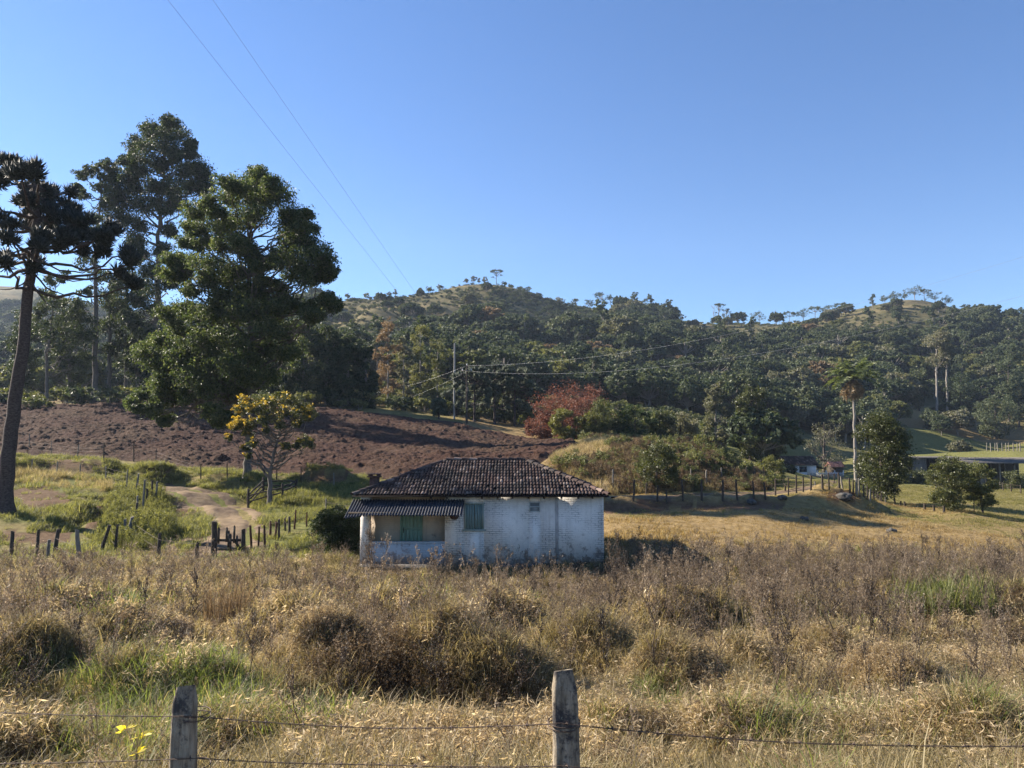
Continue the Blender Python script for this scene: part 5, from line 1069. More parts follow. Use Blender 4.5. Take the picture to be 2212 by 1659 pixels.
fence('wire_fence', 'wire fence with thin stakes along the top of the grassy bank below the ploughed field', Z2([(25,560,650),(185,545,655),(325,590,675),(490,615,700),(660,610,712),(850,605,722),(990,640,728),(1275,735,832),(1445,735,832),(1635,715,785),(1755,765,850),(1910,760,872),(2120,795,885)]), RF, [wood_grey, wood_dark], (.35, .7, 1.0), .05, (50, 85), .008)
fence('wire_fence', 'second lower wire fence on the left bank ending at the bend of the track', Z2([(200,705,775),(362,722,805),(505,738,822),(670,750,838),(803,775,882)]), RF, [wood_grey], (.35, .7, 1.0), .055, (44, 75), .005)
fence('single_stake_fence', 'two pale stakes standing in the grass between the pen and the shrub tree', Z2([(2070,960,1050),(2250,1000,1085)]), RF, [wood_grey], (.7,), .06, (36, 60), .006)
fence('lane_fence', 'long stake fence along the near side of the dirt lane on the right', Z6([(42,250,305),(95,205,308),(203,260,360),(322,295,372),(375,310,380),(458,258,358),(557,262,368),(665,262,368),(740,262,362),(822,265,350),(883,270,358),(933,250,338),(1000,245,338),(1043,235,325),(1078,240,318),(1116,235,310),(1177,228,304),(1210,228,304),(1260,232,306),(1280,240,308),(1316,252,322),(1335,258,330),(1350,258,336),(1365,255,338)]), RF, [wood_dark, wood_grey, wood_dark, wood_dark], (.4, .85, 1.2), .06, (42, 62), .007)
fence('lane_fence', 'sparser stake fence along the far side of the lane under the scrubby mound', Z6([(268,270,330),(497,200,282),(580,208,284),(660,195,262),(725,190,252),(785,190,262),(825,195,265),(875,190,256),(960,205,262),(983,285,320),(1140,265,312),(1235,225,280)]), RF, [wood_grey, wood_dark], (.5, .9), .06, (50, 95), .007)
fence('lane_fence', 'short leaning stakes going down right from the lane corner into the pasture', Z6([(1390,285,348),(1405,290,350),(1420,305,355),(1437,315,358),(1458,330,364),(1480,322,372),(1500,348,375),(1548,342,388),(1575,365,392,.2),(1597,375,398),(1700,395,410),(1750,402,418),(1800,408,425)]), RF, [wood_grey, wood_dark, wood_dark], (.5,), .06, (40, 70), .006)
fence('corral_fence', 'distant corral of upright pale posts on the bright green field at the right edge', [(2132 + k * 8 + (k % 3), 974 + (k % 2), 957) for k in range(10)], RF, [wood_grey], (.8,), .10, (110, 260), .02)
fence('rail_fence', 'dark low fence beyond the pasture clump at the right edge of the pasture', [(2120, 1050, 1036), (2137, 1053, 1038), (2152, 1056, 1040), (2168, 1060, 1042), (2185, 1062, 1046), (2205, 1066, 1048)], RF, [wood_dark], (.5, .9), .07, (60, 130), .012)

def gate():
    g = G(503, 1204, 26, 60); d = g[1]; root = empty('wooden_gate', tuple(g)); tag(root, 'broken dark picket gate between two rounded posts at the lower end of the track', 'gate')
    X = lambda px: XY(px, d) - g[0]; H = lambda py: (1204 - py) / F * d
    for zx, top, bot, r in ((1385, 1122, 1335, .13), (1567, 1172, 1345, .115)):
        m = stake(H(752 + top * .34) + .1, r, .0, RF, 9); o = m.build('gate_post', wood_dark, root); o.location = (X(zx * .34), .05, 0)
    for zx, top, bot in ((1415, 1140, 1245), (1465, 1140, 1235), (1478, 1160, 1270), (1512, 1130, 1240), (1530, 1190, 1290), (1490, 1180, 1300)):
        x = X(zx * .34); m = MB(); z0 = max(.05, H(752 + bot * .34)); z1 = H(752 + top * .34); m.box(x - .045, x + .045, -.02, .01, z0, z1 - .08); m.add([(x - .045, -.02, z1 - .08), (x + .045, -.02, z1 - .08), (x, -.02, z1), (x - .045, .01, z1 - .08), (x + .045, .01, z1 - .08), (x, .01, z1)], [(0, 1, 2), (3, 5, 4)])
        m.build('picket', wood_dark, root)
    m = MB(); z = H(752 + 1225 * .34); x0, x1 = X(1395 * .34), X(1560 * .34); m.box(x0, x1, .012, .07, z - .05, z + .06); m.build('rail', wood_dark, root)
    m = MB(); m.box(x0, x1, .012, .07, .3, .4); m.build('rail', wood_dark, root)
    m = MB(); m.tube([(X(1510 * .34), .09, z - .05), (X(1558 * .34), .09, .35)], .05, 5); m.build('brace', wood_dark, root)
gate()
def pen():
    g = G(585, 1082, 40, 60); root = empty('log_pen', tuple(g)); tag(root, 'dark log pen built round the foot of the golden blossom tree', 'pen'); d = g[1]
    xs = [XY(557, d) - g[0], XY(628, d) - g[0]]; L = []
    ya, yb = -1.3, 1.6
    for x, y, r, h in ((xs[0], ya, .11, 1.35), (xs[1] - .1, ya + .3, .09, 1.1), (xs[0], yb, .09, 1.2), (xs[1], yb, .09, 1.1), ((xs[0] + xs[1]) / 2 + .1, ya + .2, .10, .95)):
        z = hz1(x + g[0], y + d) - g[2]; m = stake(h, r, 0, RF, 7); o = m.build('post', wood_dark, root); o.location = (x, y, z); L.append((x, y, z))
    def rail(a, b, z):
        m = MB(); p, q = L[a], L[b]; m.tube(curve((p[0], p[1], p[2] + z), (q[0], q[1], q[2] + z + RF.uniform(-.05, .05)), RF, 5, 0, .01), .055, 6); m.build('rail', wood_dark, root)
    for z in (.35, .65, .95): rail(0, 2, z); rail(2, 3, z); rail(1, 3, z)
    rail(0, 1, .9); rail(0, 1, .5)
pen()
def pole(label, px, py, top, r, mat, arm):
    g = G(px, py, 90, 140); h = (py - top) / F * g[1]; root = empty('power_pole', tuple(g)); tag(root, label, 'power pole'); m = MB(); m.tube([(0, 0, -.5), (0, 0, h * .5), (0, 0, h)], [r * 1.25, r * 1.05, r * .8], 10); m.build('shaft', mat, root)
    if arm:
        m = MB(); m.box(-.8, .8, -r - .12, -r, h - 1.0, h - .86); m.build('crossarm', wood_grey, root)
        for x in (-.7, 0, .7):
            m = MB(); zz = h - .86 if x else h
            for k in range(3): m.tube([(x, -r - .06 if x else 0, zz + k * .09), (x, -r - .06 if x else 0, zz + k * .09 + .06)], [.11, .07], 8)
            m.build('insulator', white_far, root)
        m = MB(); m.tube([(.15, -.2, h * .55), (.15, -.2, h * .62)], .14, 8); m.build('meter_box', tin_grey, root)
    return g, h
conc = simple_mat('pale_concrete_pole', (.24, .23, .21), (.38, .36, .33), 6, .9, .2, .01)
pg, ph = pole('taller pale concrete pole without wires at the edge of the ploughed field', 981, 905, 740, .15, conc, False)
qg, qh = pole('dark wooden power pole with white insulators before the araucaria grove', 1008, 915, 788, .15, wood_dark, True)
def line(label, a, b, sag, r0, r1, mat, n=60):
    a = np.array(a, float); b = np.array(b, float); t = np.linspace(0, 1, n)[:, None]; p = a + (b - a) * t; p[:, 2] -= sag * 4 * (t * (1 - t))[:, 0]
    m = MB(); m.tube(p - a, np.linspace(r0, r1, n), 5, cap=False); o = m.build('power_line', mat, loc=tuple(a)); tag(o, label, 'power line')
pt_ = qg + [0, -.2, qh - .1]; pb_ = qg + [0, -.2, qh - 1.0]
line('upper pale wire running right from the dark pole across the wooded hill', pt_, P(2520, 455, 60), 3.2, .009, .008, steel_wire)
line('lower pale wire running right from the dark pole past the crown of the palm', pb_ + [.6, 0, 0], P(2520, 552, 60), 3.6, .009, .008, steel_wire)
line('upper pale wire running left from the dark pole down behind the field trees', pt_, P(800, 850, 150), .6, .009, .009, steel_wire)
line('lower pale wire running left from the dark pole down behind the field trees', pb_, P(800, 880, 150), .9, .009, .009, steel_wire)
line('left of the two dark high wires slanting down the sky to the hilltop', P(300, -80, 45), P(870, 645, 446), 0, .010, .05, wire_mat, 120)
line('right of the two dark high wires slanting down the sky to the hilltop', P(405, -80, 48), P(902, 640, 450), 0, .010, .05, wire_mat, 120)

stone_mat = simple_mat('dark_lichen_stone', (.03, .028, .026), (.14, .13, .115), 4, .95, .8, .05)
def stone(label, px, py, w, dr, name='boulder'):
    g = G(px, py, *dr); r = w / F * g[1] / 2; n, k = 14, 20; th = np.linspace(0, math.pi, n)[:, None]; ph_ = np.linspace(0, 2 * math.pi, k, endpoint=False)[None]
    x = np.sin(th) * np.cos(ph_); y = np.sin(th) * np.sin(ph_); z = np.cos(th) * np.ones_like(ph_); s = px
    q = 1 + (fbm(x * 1.6 + s, y * 1.6 + z * 1.3, 71, 3) - .5) * .9
    V = np.stack([x * q * r, y * q * r, z * q * r * .62], -1).reshape(-1, 3); i = np.arange(n - 1)[:, None] * k; j = np.arange(k)[None]; j2 = (j + 1) % k
    m = MB(); m.add(V, np.stack([i + j, i + n * 0 + k + j, i + k + j2, i + j2], -1).reshape(-1, 4)); o = m.build(name, stone_mat, smooth=True, loc=(g[0], g[1], g[2] + r * .2)); tag(o, label, 'boulder')
stone('dark rounded boulder beside the lane fence, left of the other two', 1283 + 812 * .42, 929 + 372 * .42, 22, (42, 62))
stone('dark pointed boulder beside the lane fence between two others', 1283 + 968 * .42, 929 + 356 * .42, 22, (42, 62))
stone('large dark flat boulder on the bank below the fence corner', 1283 + 1285 * .42, 929 + 352 * .42, 30, (42, 62))
stone('small dark stone alone in the dry pasture', 1283 + 1530 * .42, 929 + 525 * .42, 20, (28, 50), 'stone')
stone('grey stone in the rough grass left of the farmhouse', 1860 * .34, 752 + 1350 * .34, 24, (26, 42), 'stone')
stone('dark earth lump among grass tufts in the pasture below the lane', 1283 + 1080 * .42, 929 + 462 * .42, 20, (28, 55), 'stone')

# foreground barbed wire fence
def near_fence():
    root = empty('barbed_wire_fence', (XY(425, 3.62), 3.62, hz1(XY(425, 3.62), 3.62))); o = np.array(root.location); tag(root, 'barbed wire fence with two weathered grey posts along the bottom of the view', 'fence')
    t = NT('lichened_post_wood'); ob = t.obj(); n = t.noise(9, t.n('Mapping', {'Vector': ob, 'Scale': (4, 4, .6)}).outputs[0], 8, .7); n2 = t.noise(11, ob, 5, .7); n3 = t.noise(40, ob, 4, .7)
    c = t.ramp(n, [(.3, (.075, .058, .040)), (.5, (.28, .232, .170)), (.75, (.48, .415, .32))])
    c = t.mix(t.ramp(n2, [(.50, (0, 0, 0)), (.60, (.85, .85, .85))]), c, (.035, .035, .042)); c = t.mix(t.ramp(n3, [(.60, (0, 0, 0)), (.70, (.6, .6, .6))]), c, (.36, .37, .28))
    pm = t.done(t.bsdf(c, .95, t.bump(t.math('ADD', n, t.math('MULTIPLY', n3, .4)), .9, .015), .15))
    tops = []
    for px, top, d, r, lean, lab in ((424, 1482, 3.62, .058, .004, 'slimmer post with a dark split down its face'), (1213, 1448, 3.3, .062, .035, 'thicker post with lichen spots and a flat top')):
        x = XY(px, d); z0 = hz1(x, d) - .3; ztop = P(px, top, d)[2]; h = ztop - z0; k, n = 46, 28; tt = np.linspace(0, 1, k)[:, None]; an = np.arange(n)[None] / n * 2 * math.pi
        sq = (np.abs(np.cos(an)) ** 5 + np.abs(np.sin(an)) ** 5) ** (-1 / 5)                      # split, squarish section
        rr = r * (1.16 - .30 * tt) * sq * (1 + .10 * (fbm(np.cos(an) * 2 + tt * 0 + px, np.sin(an) * 2 + tt * 7, 81) - .5) * 2) * (1 - .25 * sstep(.95, 1, tt))
        rr = rr - .012 * np.exp(-((an - 4.5) / .12) ** 2) * (1 - sstep(.55, .8, tt) * .6)
        X_ = rr * np.cos(an) + lean * (1 - tt) + .006 * np.sin(tt * 9 + px); Y_ = rr * np.sin(an) * .85; Z_ = tt * h + 0 * an + (tt > .99) * .012 * np.cos(an + 1)
        V = np.stack([X_, Y_, Z_], -1).reshape(-1, 3); i = np.arange(k - 1)[:, None] * n; j = np.arange(n)[None]; j2 = (j + 1) % n
        m = MB(); m.add(V, np.stack([i + j, i + j2, i + n + j2, i + n + j], -1).reshape(-1, 4)); tp = V[-n:]; m.add(np.vstack([tp, tp.mean(0)]), [(a, (a + 1) % n, n) for a in range(n)])
        b = m.build('post', pm, root, smooth=False); b.location = tuple(np.array([x, d, z0]) - o); b['label'] = lab; tops.append((x, d, r))
    rng = np.random.default_rng(4)
    for pys in ((1537, 1548, 1573, 1563, 1612), (1650, 1638, 1652, 1655, 1690)):
        A = [P(-60, pys[0], 3.75), P(424, pys[1], 3.62 - .075), P(820, pys[2], 3.46), P(1213, pys[3], 3.3 - .08), P(1700, pys[4] - 8, 3.12), P(2290, pys[4], 2.95)]
        pts = []
        for a, b in zip(A, A[1:]):
            for q in np.linspace(0, 1, 40)[:-1]: pts.append(a + (b - a) * q + np.array([0, 0, -.006 * math.sin(q * math.pi)]))
        pts = np.array(pts) - o; ph_ = np.linspace(0, len(pts) * .55, len(pts)); w = .0022
        m = MB(); m.tube(pts + np.stack([0 * ph_, np.cos(ph_) * w, np.sin(ph_) * w], 1), .0015, 5, cap=False); m.tube(pts - np.stack([0 * ph_, np.cos(ph_) * w, np.sin(ph_) * w], 1), .0015, 5, cap=False)
        wo = m.build('barbed_wire', wire_mat, root); m = MB()
        for i in range(6, len(pts) - 2, 8):
            for s_ in (-1, 1):
                v = rng.normal(size=3) * .4 + [0, s_ * .6, .8 * s_]; v /= np.linalg.norm(v); m.tube([pts[i] - v * .014, pts[i] + v * .014], [.0006, .0016], 4, cap=False)
            m.tube([pts[i] + [-.005, .003, 0], pts[i] + [0, 0, .005], pts[i] + [.005, -.003, 0]], .0034, 5, cap=False)
        m.build('barbs', wire_mat, wo)
    for px, d, r, lean in ((424, 3.62, .058, 0), (1213, 3.3, .062, .01)):
        m = MB()
        for py in ((1538, 1547, 1650) if px < 800 else (1558, 1566)):
            c = P(px, py, d) - o + [lean, 0, 0]; an = np.linspace(0, 2 * math.pi, 25); e = r * 1.13; m.tube(np.stack([c[0] + e * np.cos(an), c[1] + e * .88 * np.sin(an), c[2] + .006 * np.sin(an)], 1), .0026, 5, cap=False)
        m.build('wire_wrap', wire_mat, root)
near_fence()
# ------------------------------------------------------------------ grasses and weeds
def grass_mat(name, stops, trans=.45, tint=(1.0, .95, .66), rough=.6, spec=.3): return leaf_mat(name, stops, trans, rough, spec, tint)
M_straw = grass_mat('straw_grass', [(.05, (.14, .10, .06)), (.35, (.295, .225, .135)), (.7, (.49, .395, .245)), (.95, (.68, .59, .42))], .42, (1, .94, .78))
M_tan = grass_mat('faded_olive_grass', [(.05, (.105, .088, .042)), (.4, (.21, .172, .085)), (.75, (.33, .27, .145)), (.95, (.50, .42, .26))], .43)
M_green = grass_mat('fresh_green_grass', [(.05, (.075, .10, .028)), (.5, (.165, .20, .062)), (.85, (.27, .29, .11)), (.97, (.35, .33, .16))], .45, (1, 1, .5))
M_brown = grass_mat('dry_brown_weed', [(.05, (.06, .044, .031)), (.4, (.16, .122, .086)), (.75, (.28, .225, .165)), (.95, (.46, .39, .295))], .36, (1, .92, .8))
M_stem = grass_mat('dark_dead_stem', [(.05, (.025, .018, .014)), (.5, (.06, .045, .034)), (.95, (.15, .115, .085))], .2, (1, .9, .8))
M_dark = grass_mat('dead_tangle', [(.05, (.05, .034, .022)), (.5, (.12, .085, .05)), (.95, (.26, .19, .115))], .35, (1, .92, .76))
M_bank = grass_mat('bank_grass', [(.05, (.05, .056, .022)), (.4, (.13, .135, .050)), (.8, (.25, .24, .09)), (.97, (.33, .30, .13))], .43, (1, 1, .55))
M_rush = grass_mat('pale_green_rush', [(.05, (.08, .09, .035)), (.5, (.165, .175, .07)), (.85, (.27, .27, .12)), (.97, (.38, .35, .2))], .4, (1, 1, .6))
M_dry = grass_mat('dry_pasture_grass', [(.05, (.12, .085, .04)), (.4, (.24, .175, .08)), (.8, (.36, .28, .14)), (.97, (.48, .39, .22))], .4, (1, .9, .55))
M_past = grass_mat('pasture_grass_green', [(.05, (.085, .085, .025)), (.4, (.165, .155, .05)), (.8, (.26, .235, .085)), (.97, (.36, .31, .14))], .4)
def blades(m, n, h, w, spread, bend, rng, base_r=.08, seg=3, stiff=1.0):
    """arching grass blades"""
    a = rng.uniform(0, 2 * math.pi, n); rb = base_r * np.sqrt(rng.uniform(0, 1, n)); H = h * rng.uniform(.5, 1.1, n); tilt = np.abs(rng.normal(0, spread, n)); bd = bend * rng.uniform(.3, 1.4, n)
    d = np.stack([np.cos(a), np.sin(a), 0 * a], 1); s = np.stack([-np.sin(a), np.cos(a), 0 * a], 1); tw = rng.uniform(-1, 1, (n, 1)); s = s + d * tw; s /= np.linalg.norm(s, axis=1)[:, None]
    b0 = np.stack([rb * np.cos(a * 3 + 1), rb * np.sin(a * 3 + 1), np.full(n, -.03)], 1); P_ = [b0]; ang = tilt.copy()
    for k in range(seg): P_.append(P_[-1] + (d * np.sin(ang)[:, None] + np.array([0, 0, 1]) * np.cos(ang)[:, None]) * (H / seg)[:, None]); ang = np.minimum(ang + bd / seg * (k + 1), 2.6)
    V = []
    for k, p in enumerate(P_): ww = w * (1 - (k / seg) ** 1.6) * .5 + w * .03; V += [p - s * ww, p + s * ww]
    V = np.stack(V, 1).reshape(-1, 3); b = (np.arange(n) * 2 * (seg + 1))[:, None, None]
    f = np.array([(2 * k, 2 * k + 1, 2 * k + 3, 2 * k + 2) for k in range(seg)])[None]; m.add(V, (b + f).reshape(-1, 4))
def leafy(m, nst, h, rng, leaf=.07, per=9, w=.16, spread=.5, stem=.0025, R=.18, mat=0, smat=0):
    """stems carrying lance shaped dry leaves"""
    for _ in range(nst):
        a = rng.uniform(0, 6.28); b = np.array([R * math.cos(a) * rng.uniform(0, 1), R * math.sin(a) * rng.uniform(0, 1), -.03]); a2 = rng.uniform(0, 6.28); L = h * rng.uniform(.5, 1.1); t = abs(rng.normal(0, spread))
        e = b + np.array([math.cos(a2) * math.sin(t), math.sin(a2) * math.sin(t), math.cos(t)]) * L; p = curve(b, e, rng, 6, rng.uniform(-.02, .14), .06); m.tube(p, np.linspace(stem, stem * .5, 6), 3, smat, False)
        k = rng.uniform(.12, 1, per); c = np.stack([np.interp(k, np.linspace(0, 1, 6), p[:, i]) for i in range(3)], 1); ax = rng.normal(size=(per, 3)); ax[:, 2] = ax[:, 2] * .6 - .1; ax /= np.linalg.norm(ax, axis=1)[:, None]; ln = leaf * rng.uniform(.6, 1.5, per)
        leaf_quads(m, c + ax * ln[:, None] * .5, ax, ln, rng, w, mat, .1)
def weed(m, h, rng, nb=9, stem=.006, leaf=.03, nl=16, spread=.45, mat=0, aspect=.5):
    """dead branching weed: upright stem, rising side twigs, small curled leaves and seed heads"""
    top = np.array([rng.normal(0, .10) * h, rng.normal(0, .10) * h, h]); st = curve((0, 0, -.05), top, rng, 9, 0, .03); m.tube(st, np.linspace(stem, stem * .35, 9), 4, mat, False)
    for i in range(nb):
        q = rng.uniform(.2, .95); b = np.array([np.interp(q, np.linspace(0, 1, 9), st[:, k]) for k in range(3)]); a = rng.uniform(0, 6.28); L = h * (.55 - .4 * q) * rng.uniform(.6, 1.25); t = rng.uniform(.35, .9) * spread / .45
        e = b + np.array([math.cos(a) * math.sin(t), math.sin(a) * math.sin(t), math.cos(t)]) * L; p = curve(b, e, rng, 6, -.08, .05); m.tube(p, np.linspace(stem * .5, stem * .2, 6), 3, mat, False)
        for j in range(3):
            q2 = rng.uniform(.3, .9); b2 = np.array([np.interp(q2, np.linspace(0, 1, 6), p[:, k]) for k in range(3)]); e2 = b2 + (rng.normal(size=3) * .5 + [0, 0, .7]) * L * .3; m.tube(curve(b2, e2, rng, 3, 0, .05), np.linspace(stem * .25, stem * .12, 3), 3, mat, False)
            c = e2 + rng.normal(0, leaf * .5, (nl // 4, 3)); leaf_quads(m, c, rng.normal(size=(len(c), 3)), leaf * rng.uniform(.5, 1.2, len(c)), rng, aspect, mat)
        k = rng.uniform(.2, 1, nl); c = np.stack([np.interp(k, np.linspace(0, 1, 6), p[:, i_]) for i_ in range(3)], 1) + rng.normal(0, leaf * .4, (nl, 3)); leaf_quads(m, c, rng.normal(size=(nl, 3)) + [0, 0, -.4], leaf * rng.uniform(.5, 1.5, nl), rng, aspect, mat)
def proto(fn, mats, seed):
    rng = np.random.default_rng(seed); m = MB(); fn(m, rng); return m.build('ground_cover', mats)
def mk_field(far):
    w = 2.2 if far else 1.0; k = .5 if far else 1.0; L = []
    for s in range(3): L.append(proto(lambda m, r: (leafy(m, int(20 * k) + 4, .36, r, .06 * (1.3 if far else 1), 14, .16 * (1.3 if far else 1), .6, .0018 * w, .22), blades(m, int(36 * k), .46, .008 * w ** .7, .6, 1.2, r, .2, 4)), M_straw, 400 + s))
    for s in range(3): L.append(proto(lambda m, r: (blades(m, int(80 * k), .52, .009 * w ** .7, .5, 1.1, r, .16, 4), leafy(m, 4, .36, r, .05, 10, .15)), M_tan, 410 + s))
    for s in range(2): L.append(proto(lambda m, r: blades(m, int(90 * k), .46, .0105 * w ** .7, .5, 1.0, r, .18, 4), M_green, 420 + s))
    for s in range(3): L.append(proto(lambda m, r: weed(m, .70, r, 11, .0048 * w ** .8, .018 * w ** .6, 11), M_brown, 430 + s))
    for s in range(3): L.append(proto(lambda m, r: (leafy(m, int(30 * k) + 4, .42, r, .032 * w ** .5, 14, .3, .8, .002 * w, .25), blades(m, int(50 * k), .45, .004 * w, .7, 1.7, r, .22)), M_dark, 440 + s))
    for s in range(2): L.append(proto(lambda m, r: [weed(m, .95 * r.uniform(.7, 1.1), r, 5, .003 * w, .02 * w ** .5, 8, .3) for _ in range(2)], M_brown, 450 + s))
    return L
def zone(px, py, cx, cy, rx, ry): return np.exp(-(((px - cx) / rx) ** 2 + ((py - cy) / ry) ** 2))
def field():
    for name, far, d0, d1, dn in (('grass', False, 2.8, 15.0, 75), ('dry_grass', True, 14.6, 34.5, 26)):
        rng = np.random.default_rng(9 + far); A = .96 * (d1 ** 2 - d0 ** 2); N = int(A * dn); d = np.sqrt(rng.uniform(d0 ** 2, d1 ** 2, N)); u = rng.uniform(-.96, .96, N); x = u * d; y = d; z = hz(x, y); px, py = ground_px(x, y, z)
        n1 = fbm(x / 1.4, y / 1.4, 91, 3); n2 = fbm(x / 3.5 + 9, y / 3.5, 93, 3); n3 = fbm(x / .8 + 5, y / .8, 95, 2)
        g = zone(px, py, 380, 1490, 170, 70) * 1.3 + zone(px, py, 600, 1590, 170, 55) * 1.2 + zone(px, py, 250, 1620, 260, 120) * .6 + zone(px, py, 1420, 1530, 70, 50) + zone(px, py, 1900, 1580, 300, 90) * .75 + zone(px, py, 1650, 1640, 200, 40) * .5 + zone(px, py, 2050, 1280, 110, 40) * .9 + zone(px, py, 260, 1330, 90, 40) * .7 + .35 * sstep(.55, .75, n2)
        s = zone(px, py, 1000, 1640, 420, 60) * 1.2 + zone(px, py, 1750, 1560, 550, 140) * .8 + zone(px, py, 620, 1340, 500, 60) * .5 + .45 + zone(px, py, 2000, 1450, 300, 60) * .5
        b = .5 * (py < 1420) + zone(px, py, 1600, 1260, 700, 90) * .9 + zone(px, py, 830, 1450, 170, 80) * 1.2 + .25 + zone(px, py, 100, 1430, 160, 60) * .5
        dk = zone(px, py, 840, 1460, 150, 90) * 2.2 + sum(zone(px, py, a, c, 70, 45) for a, c in ((60, 1460), (60, 1620), (1080, 1490), (1440, 1480), (1860, 1330), (2000, 1330), (2190, 1350), (1560, 1630))) * 1.2 + .15
        t = np.stack([s * (.5 + n1), 1.0 * (.4 + n2), 1.9 * g * (.3 + n3), b * .56 * (.4 + n1[::-1]), dk * (.5 + n3), b * .28 * (.3 + n3)], 1); t = t / t.sum(1)[:, None]; t = t ** 2.2; t = t / t.sum(1)[:, None]; c = np.cumsum(t, 1); q = rng.random(N)[:, None]; k = (q > c).sum(1).clip(0, 5)
        base = np.array([0, 3, 6, 8, 11, 14]); cnt = np.array([3, 3, 2, 3, 3, 2]); idx = base[k] + rng.integers(0, 100, N) % cnt[k]
        ok = rng.random(N) < (.55 + .7 * n1)
        hol = np.zeros(N)
        for hp, hd, rx, ry, hh in HUM:
            if hh < 0: hol = np.maximum(hol, np.exp(-(((x - (hp - 1106) / F * hd) / rx) ** 2 + ((y - hd) / ry) ** 2) ** 1.5))
        ok &= rng.random(N) > hol * .92; idx = np.where((hol > .35) & (rng.random(N) < .8), 11 + rng.integers(0, 3, N), idx)
        # keep the track, the house and the yard paths clear
        ok &= ~((x > P(770, 1100, 28)[0]) & (x < P(1312, 1100, 28)[0]) & (y > 26.9) & (y < 35)); ok &= ~inpoly(px, py, [(360, 1215), (430, 1190), (520, 1170), (520, 1205), (400, 1222)]) | (rng.random(N) < .1)
        ok &= ~((px > 1290) & (y > 30.5) & (rng.random(N) < .75)); ok &= ~((y > 30) & (rng.random(N) < .35))
        for tp, td, tr in ((368, 10.9, .95), (560, 8.6, .8), (2072, 19.6, .9), (1968, 20.0, 1.0), (262, 17.5, .8), (1420, 10, .45), (505, 18.5, .7), (1745, 11.6, .6)):
            ok &= ~((np.hypot(x - (tp - 1106) / F * td, y - td + tr * .35) < tr) & (rng.random(N) < .85))
        sc = rng.uniform(.65, 1.35, N) * (.5 + 1.05 * n2) * (1 - .6 * hol) * np.where(y > 30, .7, 1) * np.where((np.abs(px - 1040) < 290) & (y > 20), .72, 1); sc = sc * np.where(y < 4.6, .6, 1)
        hgt = rng.uniform(.8, 1.25, N) * np.where((k == 3) & (px > 1280) & (y < 28), 1.1, 1) * np.where(y > 22, .75, 1)
        I = np.where(ok)[0]; n = len(I); print(name, n)
        stuff_scatter(name, mk_field(far), np.stack([x, y, z], 1)[I], np.stack([rng.normal(0, .18, n), rng.normal(0, .18, n), rng.uniform(0, 6.28, n)], 1), np.stack([sc, sc, sc * hgt], 1)[I], idx[I])
field()
